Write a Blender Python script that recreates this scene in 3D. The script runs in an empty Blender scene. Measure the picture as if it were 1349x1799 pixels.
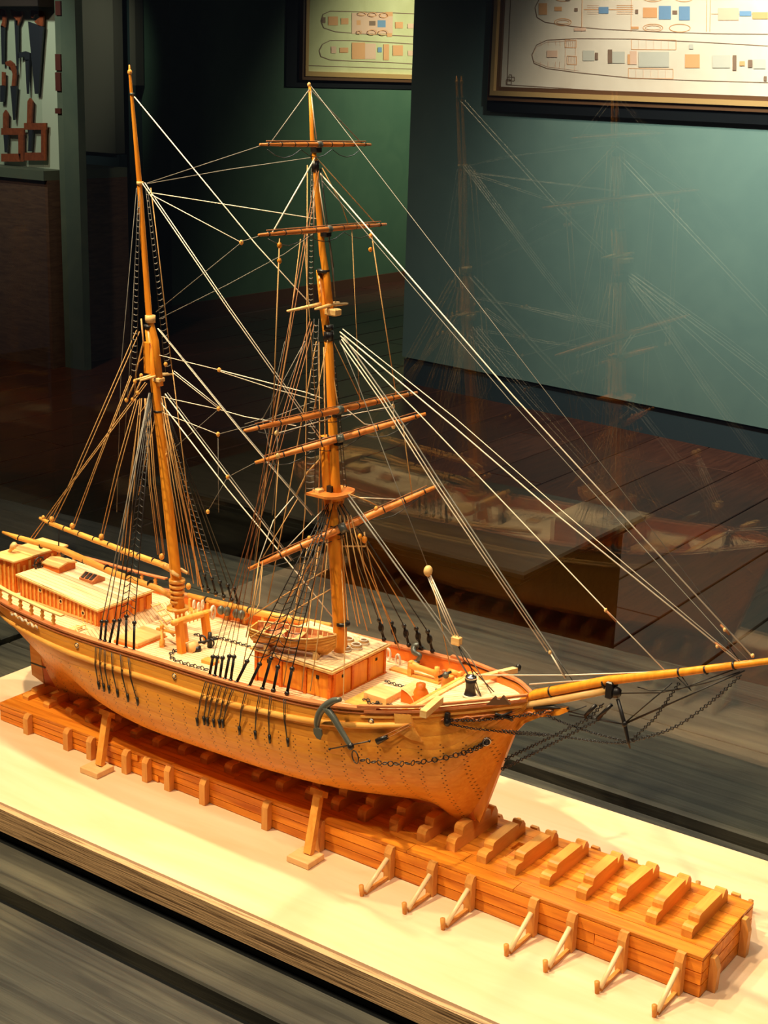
import bpy, math, random
import numpy as np
from mathutils import Vector, Matrix
random.seed(7)
scene = bpy.context.scene
COL = scene.collection

# ------------------------------------------------------------------ camera
CAM = np.array([1.15, -1.49, 1.0])
YAW, PITCH, ROLL, FPX = -0.61173988, 0.28780177, 0.03220524, 2590.76
CX, CY = 674.5, 899.5
def _basis():
    ca, sa = math.cos(YAW), math.sin(YAW)
    f = np.array([sa*math.cos(PITCH), ca*math.cos(PITCH), -math.sin(PITCH)])
    r = np.array([ca, -sa, 0.]); u = np.cross(r, f)
    cr, sr = math.cos(ROLL), math.sin(ROLL)
    return cr*r+sr*u, -sr*r+cr*u, f
RT, UP, FW = _basis()
cam_data = bpy.data.cameras.new('camera')
cam = bpy.data.objects.new('camera', cam_data); COL.objects.link(cam)
cam.matrix_world = Matrix(((RT[0], UP[0], -FW[0], CAM[0]), (RT[1], UP[1], -FW[1], CAM[1]),
                           (RT[2], UP[2], -FW[2], CAM[2]), (0, 0, 0, 1)))
cam_data.sensor_fit = 'VERTICAL'; cam_data.sensor_height = 36.0
cam_data.lens = FPX/1799*36.0
cam_data.clip_start = 0.01; cam_data.clip_end = 60
scene.camera = cam

# ------------------------------------------------------------------ world, view, spots and added fill lights
world = bpy.data.worlds.new('world'); scene.world = world; world.use_nodes = True
world.node_tree.nodes['Background'].inputs[0].default_value = (0.55, 0.62, 0.8, 1)
world.node_tree.nodes['Background'].inputs[1].default_value = 0.035
scene.view_settings.view_transform = 'Standard'
scene.view_settings.look = 'None'
scene.view_settings.exposure = 0.0
scene.view_settings.gamma = 1.0
scene.view_settings.use_curve_mapping = False

def spot(name, loc, target, power, deg, color=(1, .74, .42), blend=.5, radius=.03):
    l = bpy.data.lights.new(name, 'SPOT'); l.energy = power; l.color = color
    l.spot_size = math.radians(deg); l.spot_blend = blend; l.shadow_soft_size = radius
    o = bpy.data.objects.new(name, l); COL.objects.link(o); o.location = loc
    o.rotation_euler = (Vector(target)-Vector(loc)).to_track_quat('-Z', 'Y').to_euler()
    return o
WARM = (1, .84, .54)
spot('case_spot', (-1.15, .22, 2.3), (-.10, -.04, .1), 165, 64, WARM, .4, .05)
spot('case_spot', (-.25, .20, 2.4), (.20, -.08, .1), 125, 62, WARM, .4, .04)
spot('front_spot', (-.70, -.95, 2.45), (-.05, -.10, .15), 285, 60, (1, .81, .48), .5, .03)
spot('bow_spot', (.10, -1.35, 2.5), (.35, -.15, .05), 100, 50, (1, .78, .52), .7, .03)
spot('end_spot', (.95, -.45, 2.2), (.60, -.10, 0), 48, 50, WARM, .7, .03)
spot('partition_lamp', (-.6, 3.9, 2.4), (-1.3, 5.9, .9), 700, 75, (.92, 1, .93), 1.0, .1)
spot('picture_lamp', (-1.9, 4.6, 2.3), (-2.2, 5.9, 1.2), 170, 60, (1, .85, .68), .8, .06)
spot('far_wall_lamp', (-5.0, 10.4, 2.3), (-7, 10.3, .5), 330, 90, (1, 1, .75), 1.0, .1)
spot('tool_case_lamp', (-6.0, 3.8, 1.9), (-6.4, 5.0, .9), 60, 60, (.95, 1, .85), .8, .05)
spot('panel_fill', (-6.7, 5.6, 2.4), (-7.9, 6.95, .9), 85, 42, (1, 1, .85), 1, .05)  # fill added to brighten the dim panel on the left wall
spot('hall_fill', (-2.4, 3.9, 2.45), (-1.8, 4.5, -.9), 200, 75, (1, .66, .46), 1.0, .1)
spot('hall_fill', (-4.6, 2.4, 2.45), (-5.6, 5.2, -.6), 110, 85, (1, .78, .62), 1.0, .1)  # unseen broad fill, added as ambient for the dark left side
spot('table_fill', (1.6, -.6, 2.5), (0.3, -.4, 0), 38, 115, (1, .92, .84), 1.0, .3)
spot('table_fill', (-.8, 1.6, 2.5), (-.6, .8, 0), 130, 110, (1, .94, .86), 1.0, .3)  # unseen fill, added to brighten the left rear of the table

# ------------------------------------------------------------------ helpers
def ray(px, py):
    return (px-CX)/FPX*RT-(py-CY)/FPX*UP+FW
def at(px, py, X=None, Y=None, Z=None):
    d = ray(px, py)
    if X is not None: t = (X-CAM[0])/d[0]
    elif Y is not None: t = (Y-CAM[1])/d[1]
    else: t = (Z-CAM[2])/d[2]
    return Vector(CAM+d*t)
def at_plane(px, py, p0, n):
    d = ray(px, py); t = np.dot(np.array(p0)-CAM, n)/np.dot(d, n)
    return Vector(CAM+d*t)
def proj(p):
    v = np.array(p)-CAM; z = v@FW
    return np.array([CX+FPX*(v@RT)/z, CY-FPX*(v@UP)/z])

class MB:
    def __init__(s): s.v = []; s.f = []; s.m = []; s.sm = []
    def add(s, v, f, mi=0, smooth=False):
        k = len(s.v); s.v += [tuple(q) for q in v]; s.f += [tuple(i+k for i in g) for g in f]
        s.m += [mi]*len(f); s.sm += [smooth]*len(f); return s
    def box(s, lo, hi, mi=0):
        x0, y0, z0 = lo; x1, y1, z1 = hi
        v = [(x0,y0,z0),(x1,y0,z0),(x1,y1,z0),(x0,y1,z0),(x0,y0,z1),(x1,y0,z1),(x1,y1,z1),(x0,y1,z1)]
        return s.add(v, [(3,2,1,0),(4,5,6,7),(0,1,5,4),(1,2,6,5),(2,3,7,6),(3,0,4,7)], mi)
    def hexa(s, b, t, mi=0):      # bottom 4 points and top 4 points, anticlockwise from above
        return s.add(list(b)+list(t), [(3,2,1,0),(4,5,6,7),(0,1,5,4),(1,2,6,5),(2,3,7,6),(3,0,4,7)], mi)
    def chamfer_box(s, lo, hi, c, mi=0):
        x0, y0, z0 = lo; x1, y1, z1 = hi
        def ring(z, d): return [(x0+d,y0+d,z),(x1-d,y0+d,z),(x1-d,y1-d,z),(x0+d,y1-d,z)]
        v = ring(z0, c)+ring(z0+c, 0)+ring(z1-c, 0)+ring(z1, c)
        f = [(3,2,1,0),(12,13,14,15)]
        for k in range(3):
            for i in range(4):
                j = (i+1) % 4; f.append((4*k+i, 4*k+j, 4*k+4+j, 4*k+4+i))
        return s.add(v, f, mi)
    def tube(s, pts, r, n=6, mi=0, caps=True, smooth=True, flat=1.0):
        pts = [Vector(p) for p in pts]
        rs = r if isinstance(r, (list, tuple)) else [r]*len(pts)
        v = []; f = []; prev = None
        for i, p in enumerate(pts):
            a = pts[max(i-1, 0)]; b = pts[min(i+1, len(pts)-1)]
            d = (b-a)
            if d.length < 1e-9: d = Vector((0, 0, 1))
            d.normalize()
            if prev is None:
                ref = Vector((0, 0, 1)) if abs(d.z) < .9 else Vector((0, 1, 0))
                x = d.cross(ref).normalized()
            else:
                x = (prev-d*prev.dot(d))
                if x.length < 1e-6: x = d.cross(Vector((0, 0, 1)))
                x.normalize()
            prev = x; y = d.cross(x)
            for k in range(n):
                t = 2*math.pi*k/n
                v.append(p+x*math.cos(t)*rs[i]+y*math.sin(t)*rs[i]*flat)
        for i in range(len(pts)-1):
            for k in range(n):
                j = (k+1) % n; f.append((i*n+k, i*n+j, (i+1)*n+j, (i+1)*n+k))
        if caps:
            f.append(tuple(range(n-1, -1, -1))); f.append(tuple((len(pts)-1)*n+k for k in range(n)))
        return s.add(v, f, mi, smooth)
    def ring(s, c, axis, R, r, n=16, m=6, mi=0, sx=1.0):
        c = Vector(c); a = Vector(axis).normalized()
        ref = Vector((0, 0, 1)) if abs(a.z) < .9 else Vector((1, 0, 0))
        x = a.cross(ref).normalized(); y = a.cross(x)
        v = []; f = []
        for i in range(n):
            t = 2*math.pi*i/n; o = x*math.cos(t)*sx+y*math.sin(t)
            for k in range(m):
                u = 2*math.pi*k/m; v.append(c+o*R+(o.normalized()*math.cos(u)+a*math.sin(u))*r)
        for i in range(n):
            for k in range(m):
                f.append((i*m+k, ((i+1) % n)*m+k, ((i+1) % n)*m+(k+1) % m, i*m+(k+1) % m))
        return s.add(v, f, mi, True)
    def prism(s, poly, off, mi=0):      # poly of 3D points swept by off
        poly = [Vector(p) for p in poly]; off = Vector(off); n = len(poly)
        v = poly+[p+off for p in poly]
        f = [tuple(range(n)), tuple(range(2*n-1, n-1, -1))]
        for i in range(n): f.append((i, i+n, (i+1) % n+n, (i+1) % n))
        return s.add(v, f, mi)
    def ball(s, c, r, mi=0, n=8, m=5, sz=1.0):
        c = Vector(c); pts = [c+Vector((0, 0, -r*sz*math.cos(math.pi*i/m))) for i in range(m+1)]
        rs = [max(r*math.sin(math.pi*i/m), r*.02) for i in range(m+1)]
        return s.tube(pts, rs, n, mi)
    def obj(s, name, mats, parent=None, uv=None):
        me = bpy.data.meshes.new(name); me.from_pydata([tuple(q) for q in s.v], [], s.f)
        if not isinstance(mats, (list, tuple)): mats = [mats]
        for m in mats: me.materials.append(m)
        me.polygons.foreach_set('material_index', s.m)
        me.polygons.foreach_set('use_smooth', s.sm)
        if uv:
            L = me.uv_layers.new(name='UVMap')
            for lp in me.loops: L.data[lp.index].uv = uv[lp.vertex_index]
        me.update()
        return link(name, me, parent)
WORLD = {}
def link(name, me, parent=None, loc=(0, 0, 0), rotz=0.0):
    o = bpy.data.objects.new(name, me); COL.objects.link(o)
    o.location = loc; o.rotation_euler = (0, 0, rotz)
    WORLD[o] = Matrix.Translation(loc) @ Matrix.Rotation(rotz, 4, 'Z')
    if parent:
        o.parent = parent; o.matrix_parent_inverse = WORLD[parent].inverted()
    return o
def tag(o, label=None, cat=None, group=None, kind=None):
    if label: o['label'] = label
    if cat: o['category'] = cat
    if group: o['group'] = group
    if kind: o['kind'] = kind
    return o
def thing(name, loc, label, cat, group=None):
    return tag(link(name, None, None, loc), label, cat, group)

# ------------------------------------------------------------------ materials
def mat(name, col, rough=.5, metal=0.0, spec=.5):
    m = bpy.data.materials.new(name); m.use_nodes = True
    b = m.node_tree.nodes['Principled BSDF']
    b.inputs['Base Color'].default_value = (*col, 1); b.inputs['Roughness'].default_value = rough
    b.inputs['Metallic'].default_value = metal; b.inputs['Specular IOR Level'].default_value = spec
    return m
def wood(name, c1, c2, stretch=(1, 14, 14), scale=9, rough=.45, bump=.15, var=.12, coord='Object', contrast=(.35, .68), spec=.28, dark=None, knots=False):
    m = mat(name, c1, rough, 0, spec); nt = m.node_tree; N = nt.nodes; L = nt.links; b = N['Principled BSDF']
    tc = N.new('ShaderNodeTexCoord'); mp = N.new('ShaderNodeMapping'); mp.inputs['Scale'].default_value = stretch
    oi = N.new('ShaderNodeObjectInfo')
    ad = N.new('ShaderNodeVectorMath'); ad.operation = 'ADD'
    sc = N.new('ShaderNodeVectorMath'); sc.operation = 'SCALE'; sc.inputs[0].default_value = (7.3, 3.1, 5.7)
    L.new(oi.outputs['Random'], sc.inputs['Scale'])
    L.new(tc.outputs[coord], mp.inputs['Vector']); L.new(mp.outputs[0], ad.inputs[0]); L.new(sc.outputs[0], ad.inputs[1])
    no = N.new('ShaderNodeTexNoise'); no.inputs['Scale'].default_value = scale; no.inputs['Detail'].default_value = 6
    no.inputs['Roughness'].default_value = .6; no.inputs['Distortion'].default_value = .6
    L.new(ad.outputs[0], no.inputs['Vector'])
    rp = N.new('ShaderNodeValToRGB'); rp.color_ramp.elements[0].position = contrast[0]; rp.color_ramp.elements[1].position = contrast[1]
    rp.color_ramp.elements[0].color = (*c2, 1); rp.color_ramp.elements[1].color = (*c1, 1)
    L.new(no.outputs['Fac'], rp.inputs[0])
    hs = N.new('ShaderNodeHueSaturation')
    mr = N.new('ShaderNodeMapRange'); mr.inputs['To Min'].default_value = 1-var; mr.inputs['To Max'].default_value = 1+var
    L.new(oi.outputs['Random'], mr.inputs['Value']); L.new(mr.outputs[0], hs.inputs['Value'])
    L.new(rp.outputs[0], hs.inputs['Color']); last = hs.outputs[0]
    if knots:
        vo = N.new('ShaderNodeTexNoise'); vo.inputs['Scale'].default_value = 3.1; vo.inputs['Detail'].default_value = 3
        L.new(tc.outputs[coord], vo.inputs['Vector'])
        r2 = N.new('ShaderNodeValToRGB'); r2.color_ramp.elements[0].position = .35; r2.color_ramp.elements[1].position = .7
        r2.color_ramp.elements[0].color = (.55, .55, .58, 1); r2.color_ramp.elements[1].color = (1.25, 1.15, 1.0, 1)
        L.new(vo.outputs['Fac'], r2.inputs[0])
        mx = N.new('ShaderNodeMix'); mx.data_type = 'RGBA'; mx.blend_type = 'MULTIPLY'; mx.inputs['Factor'].default_value = 1
        L.new(last, mx.inputs['A']); L.new(r2.outputs[0], mx.inputs['B']); last = mx.outputs['Result']
    L.new(last, b.inputs['Base Color'])
    if bump:
        bp = N.new('ShaderNodeBump'); bp.inputs['Strength'].default_value = bump; bp.inputs['Distance'].default_value = .002
        L.new(no.outputs['Fac'], bp.inputs['Height']); L.new(bp.outputs[0], b.inputs['Normal'])
    return m
M = {}
M['board'] = wood('pale_birch', (.84, .60, .40), (.76, .50, .29), (1.2, 9, 9), 2.2, .35, .05, .02)
M['oak_edge'] = wood('oak_edge', (.56, .35, .18), (.15, .08, .038), (2.2, 60, 110), 3.4, .6, .9, .03, contrast=(.36, .50))
M['table'] = wood('grey_stained_plank', (.080, .078, .062), (.030, .030, .026), (1.0, 20, 20), 2.6, .42, .5, .10, knots=True, contrast=(.38, .64))
M['table_gap'] = mat('black_recess', (.004, .005, .006), .8, 0, .15)
M['slip'] = wood('slipway_pine', (.84, .29, .025), (.55, .13, .008), (2, 26, 26), 4, .38, .25, .16, contrast=(.3, .62))
M['block'] = wood('keel_block_wood', (.86, .40, .08), (.72, .28, .04), (14, 2, 14), 6, .38, .1, .08)
M['post'] = wood('post_wood', (.76, .36, .09), (.60, .24, .05), (14, 14, 2), 6, .4, .1, .06)
M['rod'] = mat('pale_dowel', (.85, .60, .32), .4)
M['shoe'] = wood('pale_block', (.86, .56, .26), (.74, .42, .16), (4, 14, 14), 6, .4, .05, .04)
M['plank'] = None
M['deck'] = wood('deck_planking', (.90, .68, .42), (.80, .54, .28), (3, 60, 60), 4, .45, .05, .05)
M['rail'] = wood('cap_rail_wood', (.62, .23, .09), (.48, .15, .05), (3, 40, 40), 4, .4, .05, .04)
M['orange'] = wood('bulwark_wood', (.78, .20, .018), (.64, .13, .010), (3, 30, 30), 5, .4, .05, .08)
M['pale'] = wood('boxwood', (.86, .56, .24), (.76, .43, .14), (4, 30, 30), 5, .38, .03, .05)
M['gold'] = wood('light_pear_wood', (.86, .44, .10), (.74, .31, .05), (3, 30, 30), 5, .38, .03, .05)
M['mast'] = wood('mast_wood', (.90, .35, .03), (.76, .23, .015), (20, 20, 2.5), 5, .32, .03, .05)
M['yard'] = wood('yard_wood', (.74, .27, .06), (.60, .17, .03), (20, 3, 20), 5, .33, .03, .05)
M['black'] = mat('black_iron', (.012, .010, .010), .38)
M['grey'] = mat('grey_iron', (.12, .13, .11), .35, .3)
M['white_rope'] = mat('pale_line', (.80, .70, .55), .6)
M['tan_rope'] = mat('tan_line', (.55, .30, .10), .7)
M['grey_rope'] = mat('grey_line', (.22, .20, .17), .7)
M['brown_rope'] = mat('brown_line', (.35, .13, .04), .7)
M['dark_hole'] = mat('dark_opening', (.02, .01, .005), .8)
M['steel'] = mat('polished_steel', (.5, .5, .5), .25, 1)
M['gilt'] = mat('gilded_frame', (.70, .42, .16), .32, .3)
M['frame_dark'] = mat('walnut_frame', (.12, .055, .025), .35)
M['paper'] = wood('aged_paper', (.80, .68, .52), (.70, .57, .42), (1, 1, 1), 2, .7, 0, .02)
M['paper_old'] = wood('yellowed_paper', (.62, .60, .32), (.52, .50, .25), (1, 1, 1), 2, .7, 0, .02)
M['ink'] = mat('brown_ink', (.22, .13, .08), .8)
M['ink_orange'] = mat('orange_wash', (.70, .34, .14), .8)
M['ink_pink'] = mat('pink_wash', (.72, .45, .30), .8)
M['ink_blue'] = mat('blue_wash', (.16, .28, .42), .8)
M['ink_grey'] = mat('grey_wash', (.52, .48, .38), .8)
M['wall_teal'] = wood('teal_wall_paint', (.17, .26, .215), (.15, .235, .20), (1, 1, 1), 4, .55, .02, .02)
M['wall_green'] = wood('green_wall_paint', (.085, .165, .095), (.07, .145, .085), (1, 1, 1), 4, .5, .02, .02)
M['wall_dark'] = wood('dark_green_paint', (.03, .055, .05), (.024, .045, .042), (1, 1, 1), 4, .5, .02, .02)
M['base_dark'] = mat('slate_baseboard', (.035, .055, .06), .5)
M['base_brown'] = mat('brown_baseboard', (.10, .04, .015), .5)
M['floor'] = wood('dark_floorboard', (.11, .036, .018), (.055, .018, .010), (18, 1.2, 1), 3, .32, .15, .18)
M['plinth'] = wood('dark_plinth_wood', (.075, .048, .026), (.04, .025, .014), (2, 20, 20), 3, .4, .1, .05)
M['plinth_top'] = wood('plinth_top_board', (.085, .062, .036), (.05, .036, .02), (2, 20, 20), 3, .35, .05, .05)
M['cream'] = mat('pale_green_backing', (.42, .50, .36), .8)
M['tool_wood'] = wood('tool_handle_wood', (.30, .08, .03), (.20, .05, .02), (8, 8, 8), 5, .4, .05, .1)
M['tool_steel'] = mat('dull_tool_steel', (.035, .04, .05), .4, .3)
M['olive'] = mat('olive_grey_panel', (.13, .125, .085), .7)

# hull planking: treenails laid out on frames, in the plank's own UV space (u along the ship, v up the girth), metres
def hull_material():
    m = wood('hull_planking', (.86, .38, .055), (.76, .28, .03), (3, 40, 40), 4, .33, .03, .05)
    nt = m.node_tree; N = nt.nodes; L = nt.links; b = N['Principled BSDF']
    src = b.inputs['Base Color'].links[0].from_socket
    uv = N.new('ShaderNodeUVMap'); uv.uv_map = 'UVMap'
    masks = []
    for du, dv in ((0.0, 0.0), (0.0032, 0.0042)):
        mp = N.new('ShaderNodeVectorMath'); mp.operation = 'ADD'; mp.inputs[1].default_value = (du, dv, 0)
        L.new(uv.outputs[0], mp.inputs[0])
        mo = N.new('ShaderNodeVectorMath'); mo.operation = 'MODULO'
        # shift positive
        sh = N.new('ShaderNodeVectorMath'); sh.operation = 'ADD'; sh.inputs[1].default_value = (2.4, 1.68, 0)
        L.new(mp.outputs[0], sh.inputs[0]); L.new(sh.outputs[0], mo.inputs[0]); mo.inputs[1].default_value = (.024, .0084, 1)
        sb = N.new('ShaderNodeVectorMath'); sb.operation = 'SUBTRACT'; sb.inputs[1].default_value = (.012, .0042, 0)
        L.new(mo.outputs[0], sb.inputs[0])
        ml = N.new('ShaderNodeVectorMath'); ml.operation = 'MULTIPLY'; ml.inputs[1].default_value = (1, 1, 0)
        L.new(sb.outputs[0], ml.inputs[0])
        le = N.new('ShaderNodeVectorMath'); le.operation = 'LENGTH'; L.new(ml.outputs[0], le.inputs[0])
        lt = N.new('ShaderNodeMath'); lt.operation = 'LESS_THAN'; lt.inputs[1].default_value = .00105
        L.new(le.outputs['Value'], lt.inputs[0]); masks.append(lt)
    mx = N.new('ShaderNodeMath'); mx.operation = 'MAXIMUM'
    L.new(masks[0].outputs[0], mx.inputs[0]); L.new(masks[1].outputs[0], mx.inputs[1])
    # only below the rub strake (v < limit)
    sp = N.new('ShaderNodeSeparateXYZ'); L.new(uv.outputs[0], sp.inputs[0])
    lim = N.new('ShaderNodeMath'); lim.operation = 'LESS_THAN'; lim.inputs[1].default_value = -.048
    L.new(sp.outputs['Y'], lim.inputs[0])
    mu = N.new('ShaderNodeMath'); mu.operation = 'MULTIPLY'; L.new(mx.outputs[0], mu.inputs[0]); L.new(lim.outputs[0], mu.inputs[1])
    ms = N.new('ShaderNodeMath'); ms.operation = 'MULTIPLY'; ms.inputs[1].default_value = .95; L.new(mu.outputs[0], ms.inputs[0])
    mix = N.new('ShaderNodeMix'); mix.data_type = 'RGBA'; mix.inputs['B'].default_value = (.18, .06, .015, 1)
    L.new(ms.outputs[0], mix.inputs['Factor']); L.new(src, mix.inputs['A']); L.new(mix.outputs['Result'], b.inputs['Base Color'])
    return m
M['plank'] = hull_material()

def deck_lines(base, pitch=.0065, axis='Y'):
    m = base.copy(); m.name = base.name+'_seams'; nt = m.node_tree; N = nt.nodes; L = nt.links; b = N['Principled BSDF']
    src = b.inputs['Base Color'].links[0].from_socket
    tc = N.new('ShaderNodeTexCoord'); sp = N.new('ShaderNodeSeparateXYZ'); L.new(tc.outputs['Object'], sp.inputs[0])
    a = N.new('ShaderNodeMath'); a.operation = 'PINGPONG'; a.inputs[1].default_value = pitch/2
    L.new(sp.outputs[axis], a.inputs[0])
    lt = N.new('ShaderNodeMath'); lt.operation = 'LESS_THAN'; lt.inputs[1].default_value = .0005; L.new(a.outputs[0], lt.inputs[0])
    ms = N.new('ShaderNodeMath'); ms.operation = 'MULTIPLY'; ms.inputs[1].default_value = .8; L.new(lt.outputs[0], ms.inputs[0])
    mix = N.new('ShaderNodeMix'); mix.data_type = 'RGBA'; mix.inputs['B'].default_value = (.35, .16, .05, 1)
    L.new(ms.outputs[0], mix.inputs['Factor']); L.new(src, mix.inputs['A']); L.new(mix.outputs['Result'], b.inputs['Base Color'])
    return m
M['deck_s'] = deck_lines(M['deck'])
M['roof_s'] = deck_lines(M['deck'], .009)

def glass_material():
    m = bpy.data.materials.new('clear_glass'); m.use_nodes = True; nt = m.node_tree; N = nt.nodes; L = nt.links
    N.remove(N['Principled BSDF']); out = N['Material Output']
    # Schlick reflectance of a pane, the same for either face
    ge = N.new('ShaderNodeNewGeometry'); dt = N.new('ShaderNodeVectorMath'); dt.operation = 'DOT_PRODUCT'
    L.new(ge.outputs['Incoming'], dt.inputs[0]); L.new(ge.outputs['Normal'], dt.inputs[1])
    ab = N.new('ShaderNodeMath'); ab.operation = 'ABSOLUTE'; L.new(dt.outputs['Value'], ab.inputs[0])
    om = N.new('ShaderNodeMath'); om.operation = 'SUBTRACT'; om.inputs[0].default_value = 1; L.new(ab.outputs[0], om.inputs[1])
    pw = N.new('ShaderNodeMath'); pw.operation = 'POWER'; pw.inputs[1].default_value = 5; L.new(om.outputs[0], pw.inputs[0])
    fr = N.new('ShaderNodeMath'); fr.operation = 'MULTIPLY_ADD'; fr.inputs[1].default_value = .94; fr.inputs[2].default_value = .062; L.new(pw.outputs[0], fr.inputs[0])
    tr = N.new('ShaderNodeBsdfTransparent'); tr.inputs[0].default_value = (.97, .99, .98, 1)
    gl = N.new('ShaderNodeBsdfGlossy'); gl.inputs['Roughness'].default_value = 0.0
    mx = N.new('ShaderNodeMixShader'); L.new(fr.outputs[0], mx.inputs[0]); L.new(tr.outputs[0], mx.inputs[1]); L.new(gl.outputs[0], mx.inputs[2])
    L.new(mx.outputs[0], out.inputs['Surface'])
    return m
M['glass'] = glass_material()

# ================================================================== SETTING
ZT = -.041          # table top
ZF = -.9            # floor
PN = np.array([.13, 1.0, 0]); PN /= np.linalg.norm(PN)
P0 = np.array([-4.17, 6.24, 0.])
pd = Vector((1, -.13, 0)).normalized()
# floor: dark boards running away from the case
fl = tag(link('floor', None), kind='structure')
wplank = .32
k = 0
for i in range(-26, 14):
    x0 = i*wplank
    cuts = [-2.5]+[random.uniform(-1, 1.5)+j*3.2 for j in range(0, 4)]+[13]
    if i < -26: continue
    cuts = sorted(cuts)
    for a, b_ in zip(cuts[:-1], cuts[1:]):
        MB().chamfer_box((x0+.004, a+.003, ZF-.03), (x0+wplank-.004, b_-.003, ZF), .003).obj('floorboard', M['floor'], fl)
MB().box((-9, -2.6, ZF-.05), (5, 13.2, ZF-.031)).obj('subfloor', M['dark_hole'], fl)

def slab(name, p, q, z0, z1, th, m, parent=None, nrm=None):
    p = Vector((p[0], p[1], 0)); q = Vector((q[0], q[1], 0)); d = (q-p).normalized(); n = Vector((-d.y, d.x, 0))*th
    return MB().hexa([(*(a.xy), z0) for a in (p, q, q+n, p+n)], [(*(a.xy), z1) for a in (p, q, q+n, p+n)]).obj(name, m, parent)
pl = Vector((-4.17, 6.24, 0)); pr = pl+pd*7.0
w = slab('wall_partition', (pl.x, pl.y), (pr.x, pr.y), ZF+.17, 2.6, .35, M['wall_teal']); tag(w, kind='structure')
off = Vector((.13, 1, 0)).normalized()
a = pl+off*.02; b_ = pr+off*.02
bs = slab('baseboard_partition', (a.x, a.y), (b_.x, b_.y), ZF, ZF+.155, .30, M['base_dark']); tag(bs, kind='structure')
a = pl+off*.045; b_ = pr+off*.045
bs = slab('shadow_gap_1', (a.x, a.y), (b_.x, b_.y), ZF+.15, ZF+.175, .22, M['table_gap']); tag(bs, kind='structure')  # near-black strip for the shade in the gap above the baseboard
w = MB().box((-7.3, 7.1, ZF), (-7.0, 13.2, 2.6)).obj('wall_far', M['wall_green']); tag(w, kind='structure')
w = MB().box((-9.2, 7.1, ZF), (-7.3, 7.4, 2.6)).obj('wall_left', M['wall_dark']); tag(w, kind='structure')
w = MB().box((-7.0, 7.10, ZF), (-6.985, 13.2, ZF+.09)).obj('baseboard_far', M['base_brown']); tag(w, kind='structure')
w = MB().box((-9.2, 7.085, ZF), (-6.985, 7.1, ZF+.09)).obj('baseboard_left', M['base_brown']); tag(w, kind='structure')
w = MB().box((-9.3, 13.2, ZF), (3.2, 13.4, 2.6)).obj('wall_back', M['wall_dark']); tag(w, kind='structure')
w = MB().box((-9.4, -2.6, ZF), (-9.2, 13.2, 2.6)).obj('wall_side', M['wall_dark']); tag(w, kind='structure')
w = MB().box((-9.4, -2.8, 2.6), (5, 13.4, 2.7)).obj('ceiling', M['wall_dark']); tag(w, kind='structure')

# left of the picture: upright added for the glass case corner, with red strips, panels on the wall, tool case on its cupboard
def px_box(name, p_tl, p_br, Y, th, m, parent=None):
    a = at(*p_tl, Y=Y); b2 = at(*p_br, Y=Y)
    return MB().box((min(a.x, b2.x), Y, min(a.z, b2.z)), (max(a.x, b2.x), Y+th, max(a.z, b2.z))).obj(name, m, parent)
e = thing('case_corner_upright', (at(105, 560, Y=5.1).x, 5.2, ZF), 'dark green upright with four dark red strips, added for the case corner right of the tool case', 'pier')
a = at(80, 0, Y=5.1); b2 = at(131, 0, Y=5.1); xr0 = at(82, 285, Y=5.0).x+.004
MB().box((xr0, 5.1, ZF), (b2.x, 5.16, 2.58)).obj('shaft', wood('mossy_paint', (.10, .13, .085), (.07, .10, .07), (1, 1, 1), 3, .7, .02, .02), e)
for y0, y1 in ((2, 27), (95, 124), (127, 160), (190, 200)):
    a = at(99, y0, Y=5.1); b2 = at(109, y1, Y=5.1)
    MB().box((a.x, 5.088, b2.z), (b2.x, 5.1, a.z)).obj('red_strip', mat('dark_red', (.07, .012, .006), .6), e)
e = thing('wall_panel', (at(165, 270, Y=6.9).x, 6.95, ZF), 'pale olive panel above a bluish lower board left of the main mast', 'panel')
a = at(120, -40, Y=6.9); b2 = at(203, 270, Y=6.9)
MB().box((a.x, 6.9, b2.z), (b2.x, 7.0, 2.5)).obj('upper_panel', M['olive'], e)
MB().box((a.x, 6.92, ZF), (b2.x+.02, 7.0, b2.z-.01)).obj('lower_board', wood('slate_board', (.035, .06, .065), (.028, .05, .055), (1, 1, 1), 3, .6, .02, .02), e)
a = at(226, -30, Y=7.0); b2 = at(239, 150, Y=7.0)
o = MB().box((a.x, 7.0, b2.z), (b2.x, 7.085, 2.5)).obj('wall_batten', M['olive']); tag(o, 'narrow olive batten behind the tip of the main mast', 'batten')

TY = 5.0
cup = thing('tool_cupboard', (-6.6, TY+.3, ZF), 'dark brown cupboard below the pale case of hand tools', 'cupboard')
zb = at(80, 300, Y=TY).z; xr = at(82, 285, Y=TY).x
MB().box((-8.2, TY, ZF), (xr, TY+.7, zb-.06)).obj('body', wood('cupboard_wood', (.15, .085, .05), (.09, .05, .035), (3, 3, 20), 3, .5, .05, .02), cup)
MB().box((-8.2, TY-.03, zb-.06), (xr, TY+.7, zb)).obj('shelf', wood('grey_green_shelf', (.12, .15, .10), (.10, .12, .08), (1, 1, 1), 3, .6, 0, .02), cup)
case = thing('tool_case', (-6.6, TY+.3, zb), 'pale green backed wall case holding saws and bladed hand tools', 'case')
zt_ = at(40, 11, Y=TY).z
MB().box((-8.2, TY+.14, zb+.001), (xr, TY+.2, zt_)).obj('back_panel', M['cream'], case)
MB().box((-8.2, TY-.03, zt_), (xr, TY+.2, 2.5)).obj('hood', M['dark_hole'], case)
YT = TY+.10
def tool_poly(name, pts, m, parent, th=.012, Y=YT):
    return MB().prism([at(x, y, Y=Y) for x, y in pts], (0, th, 0)).obj(name, m, parent)
def tool(name, label, cat, parts):
    p0 = at(*parts[0][2][0], Y=YT)
    e = thing(name, p0, label, cat, 'hand tools hung in the case')
    for nm, m, pts in parts: tool_poly(nm, pts, m, e)
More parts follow.
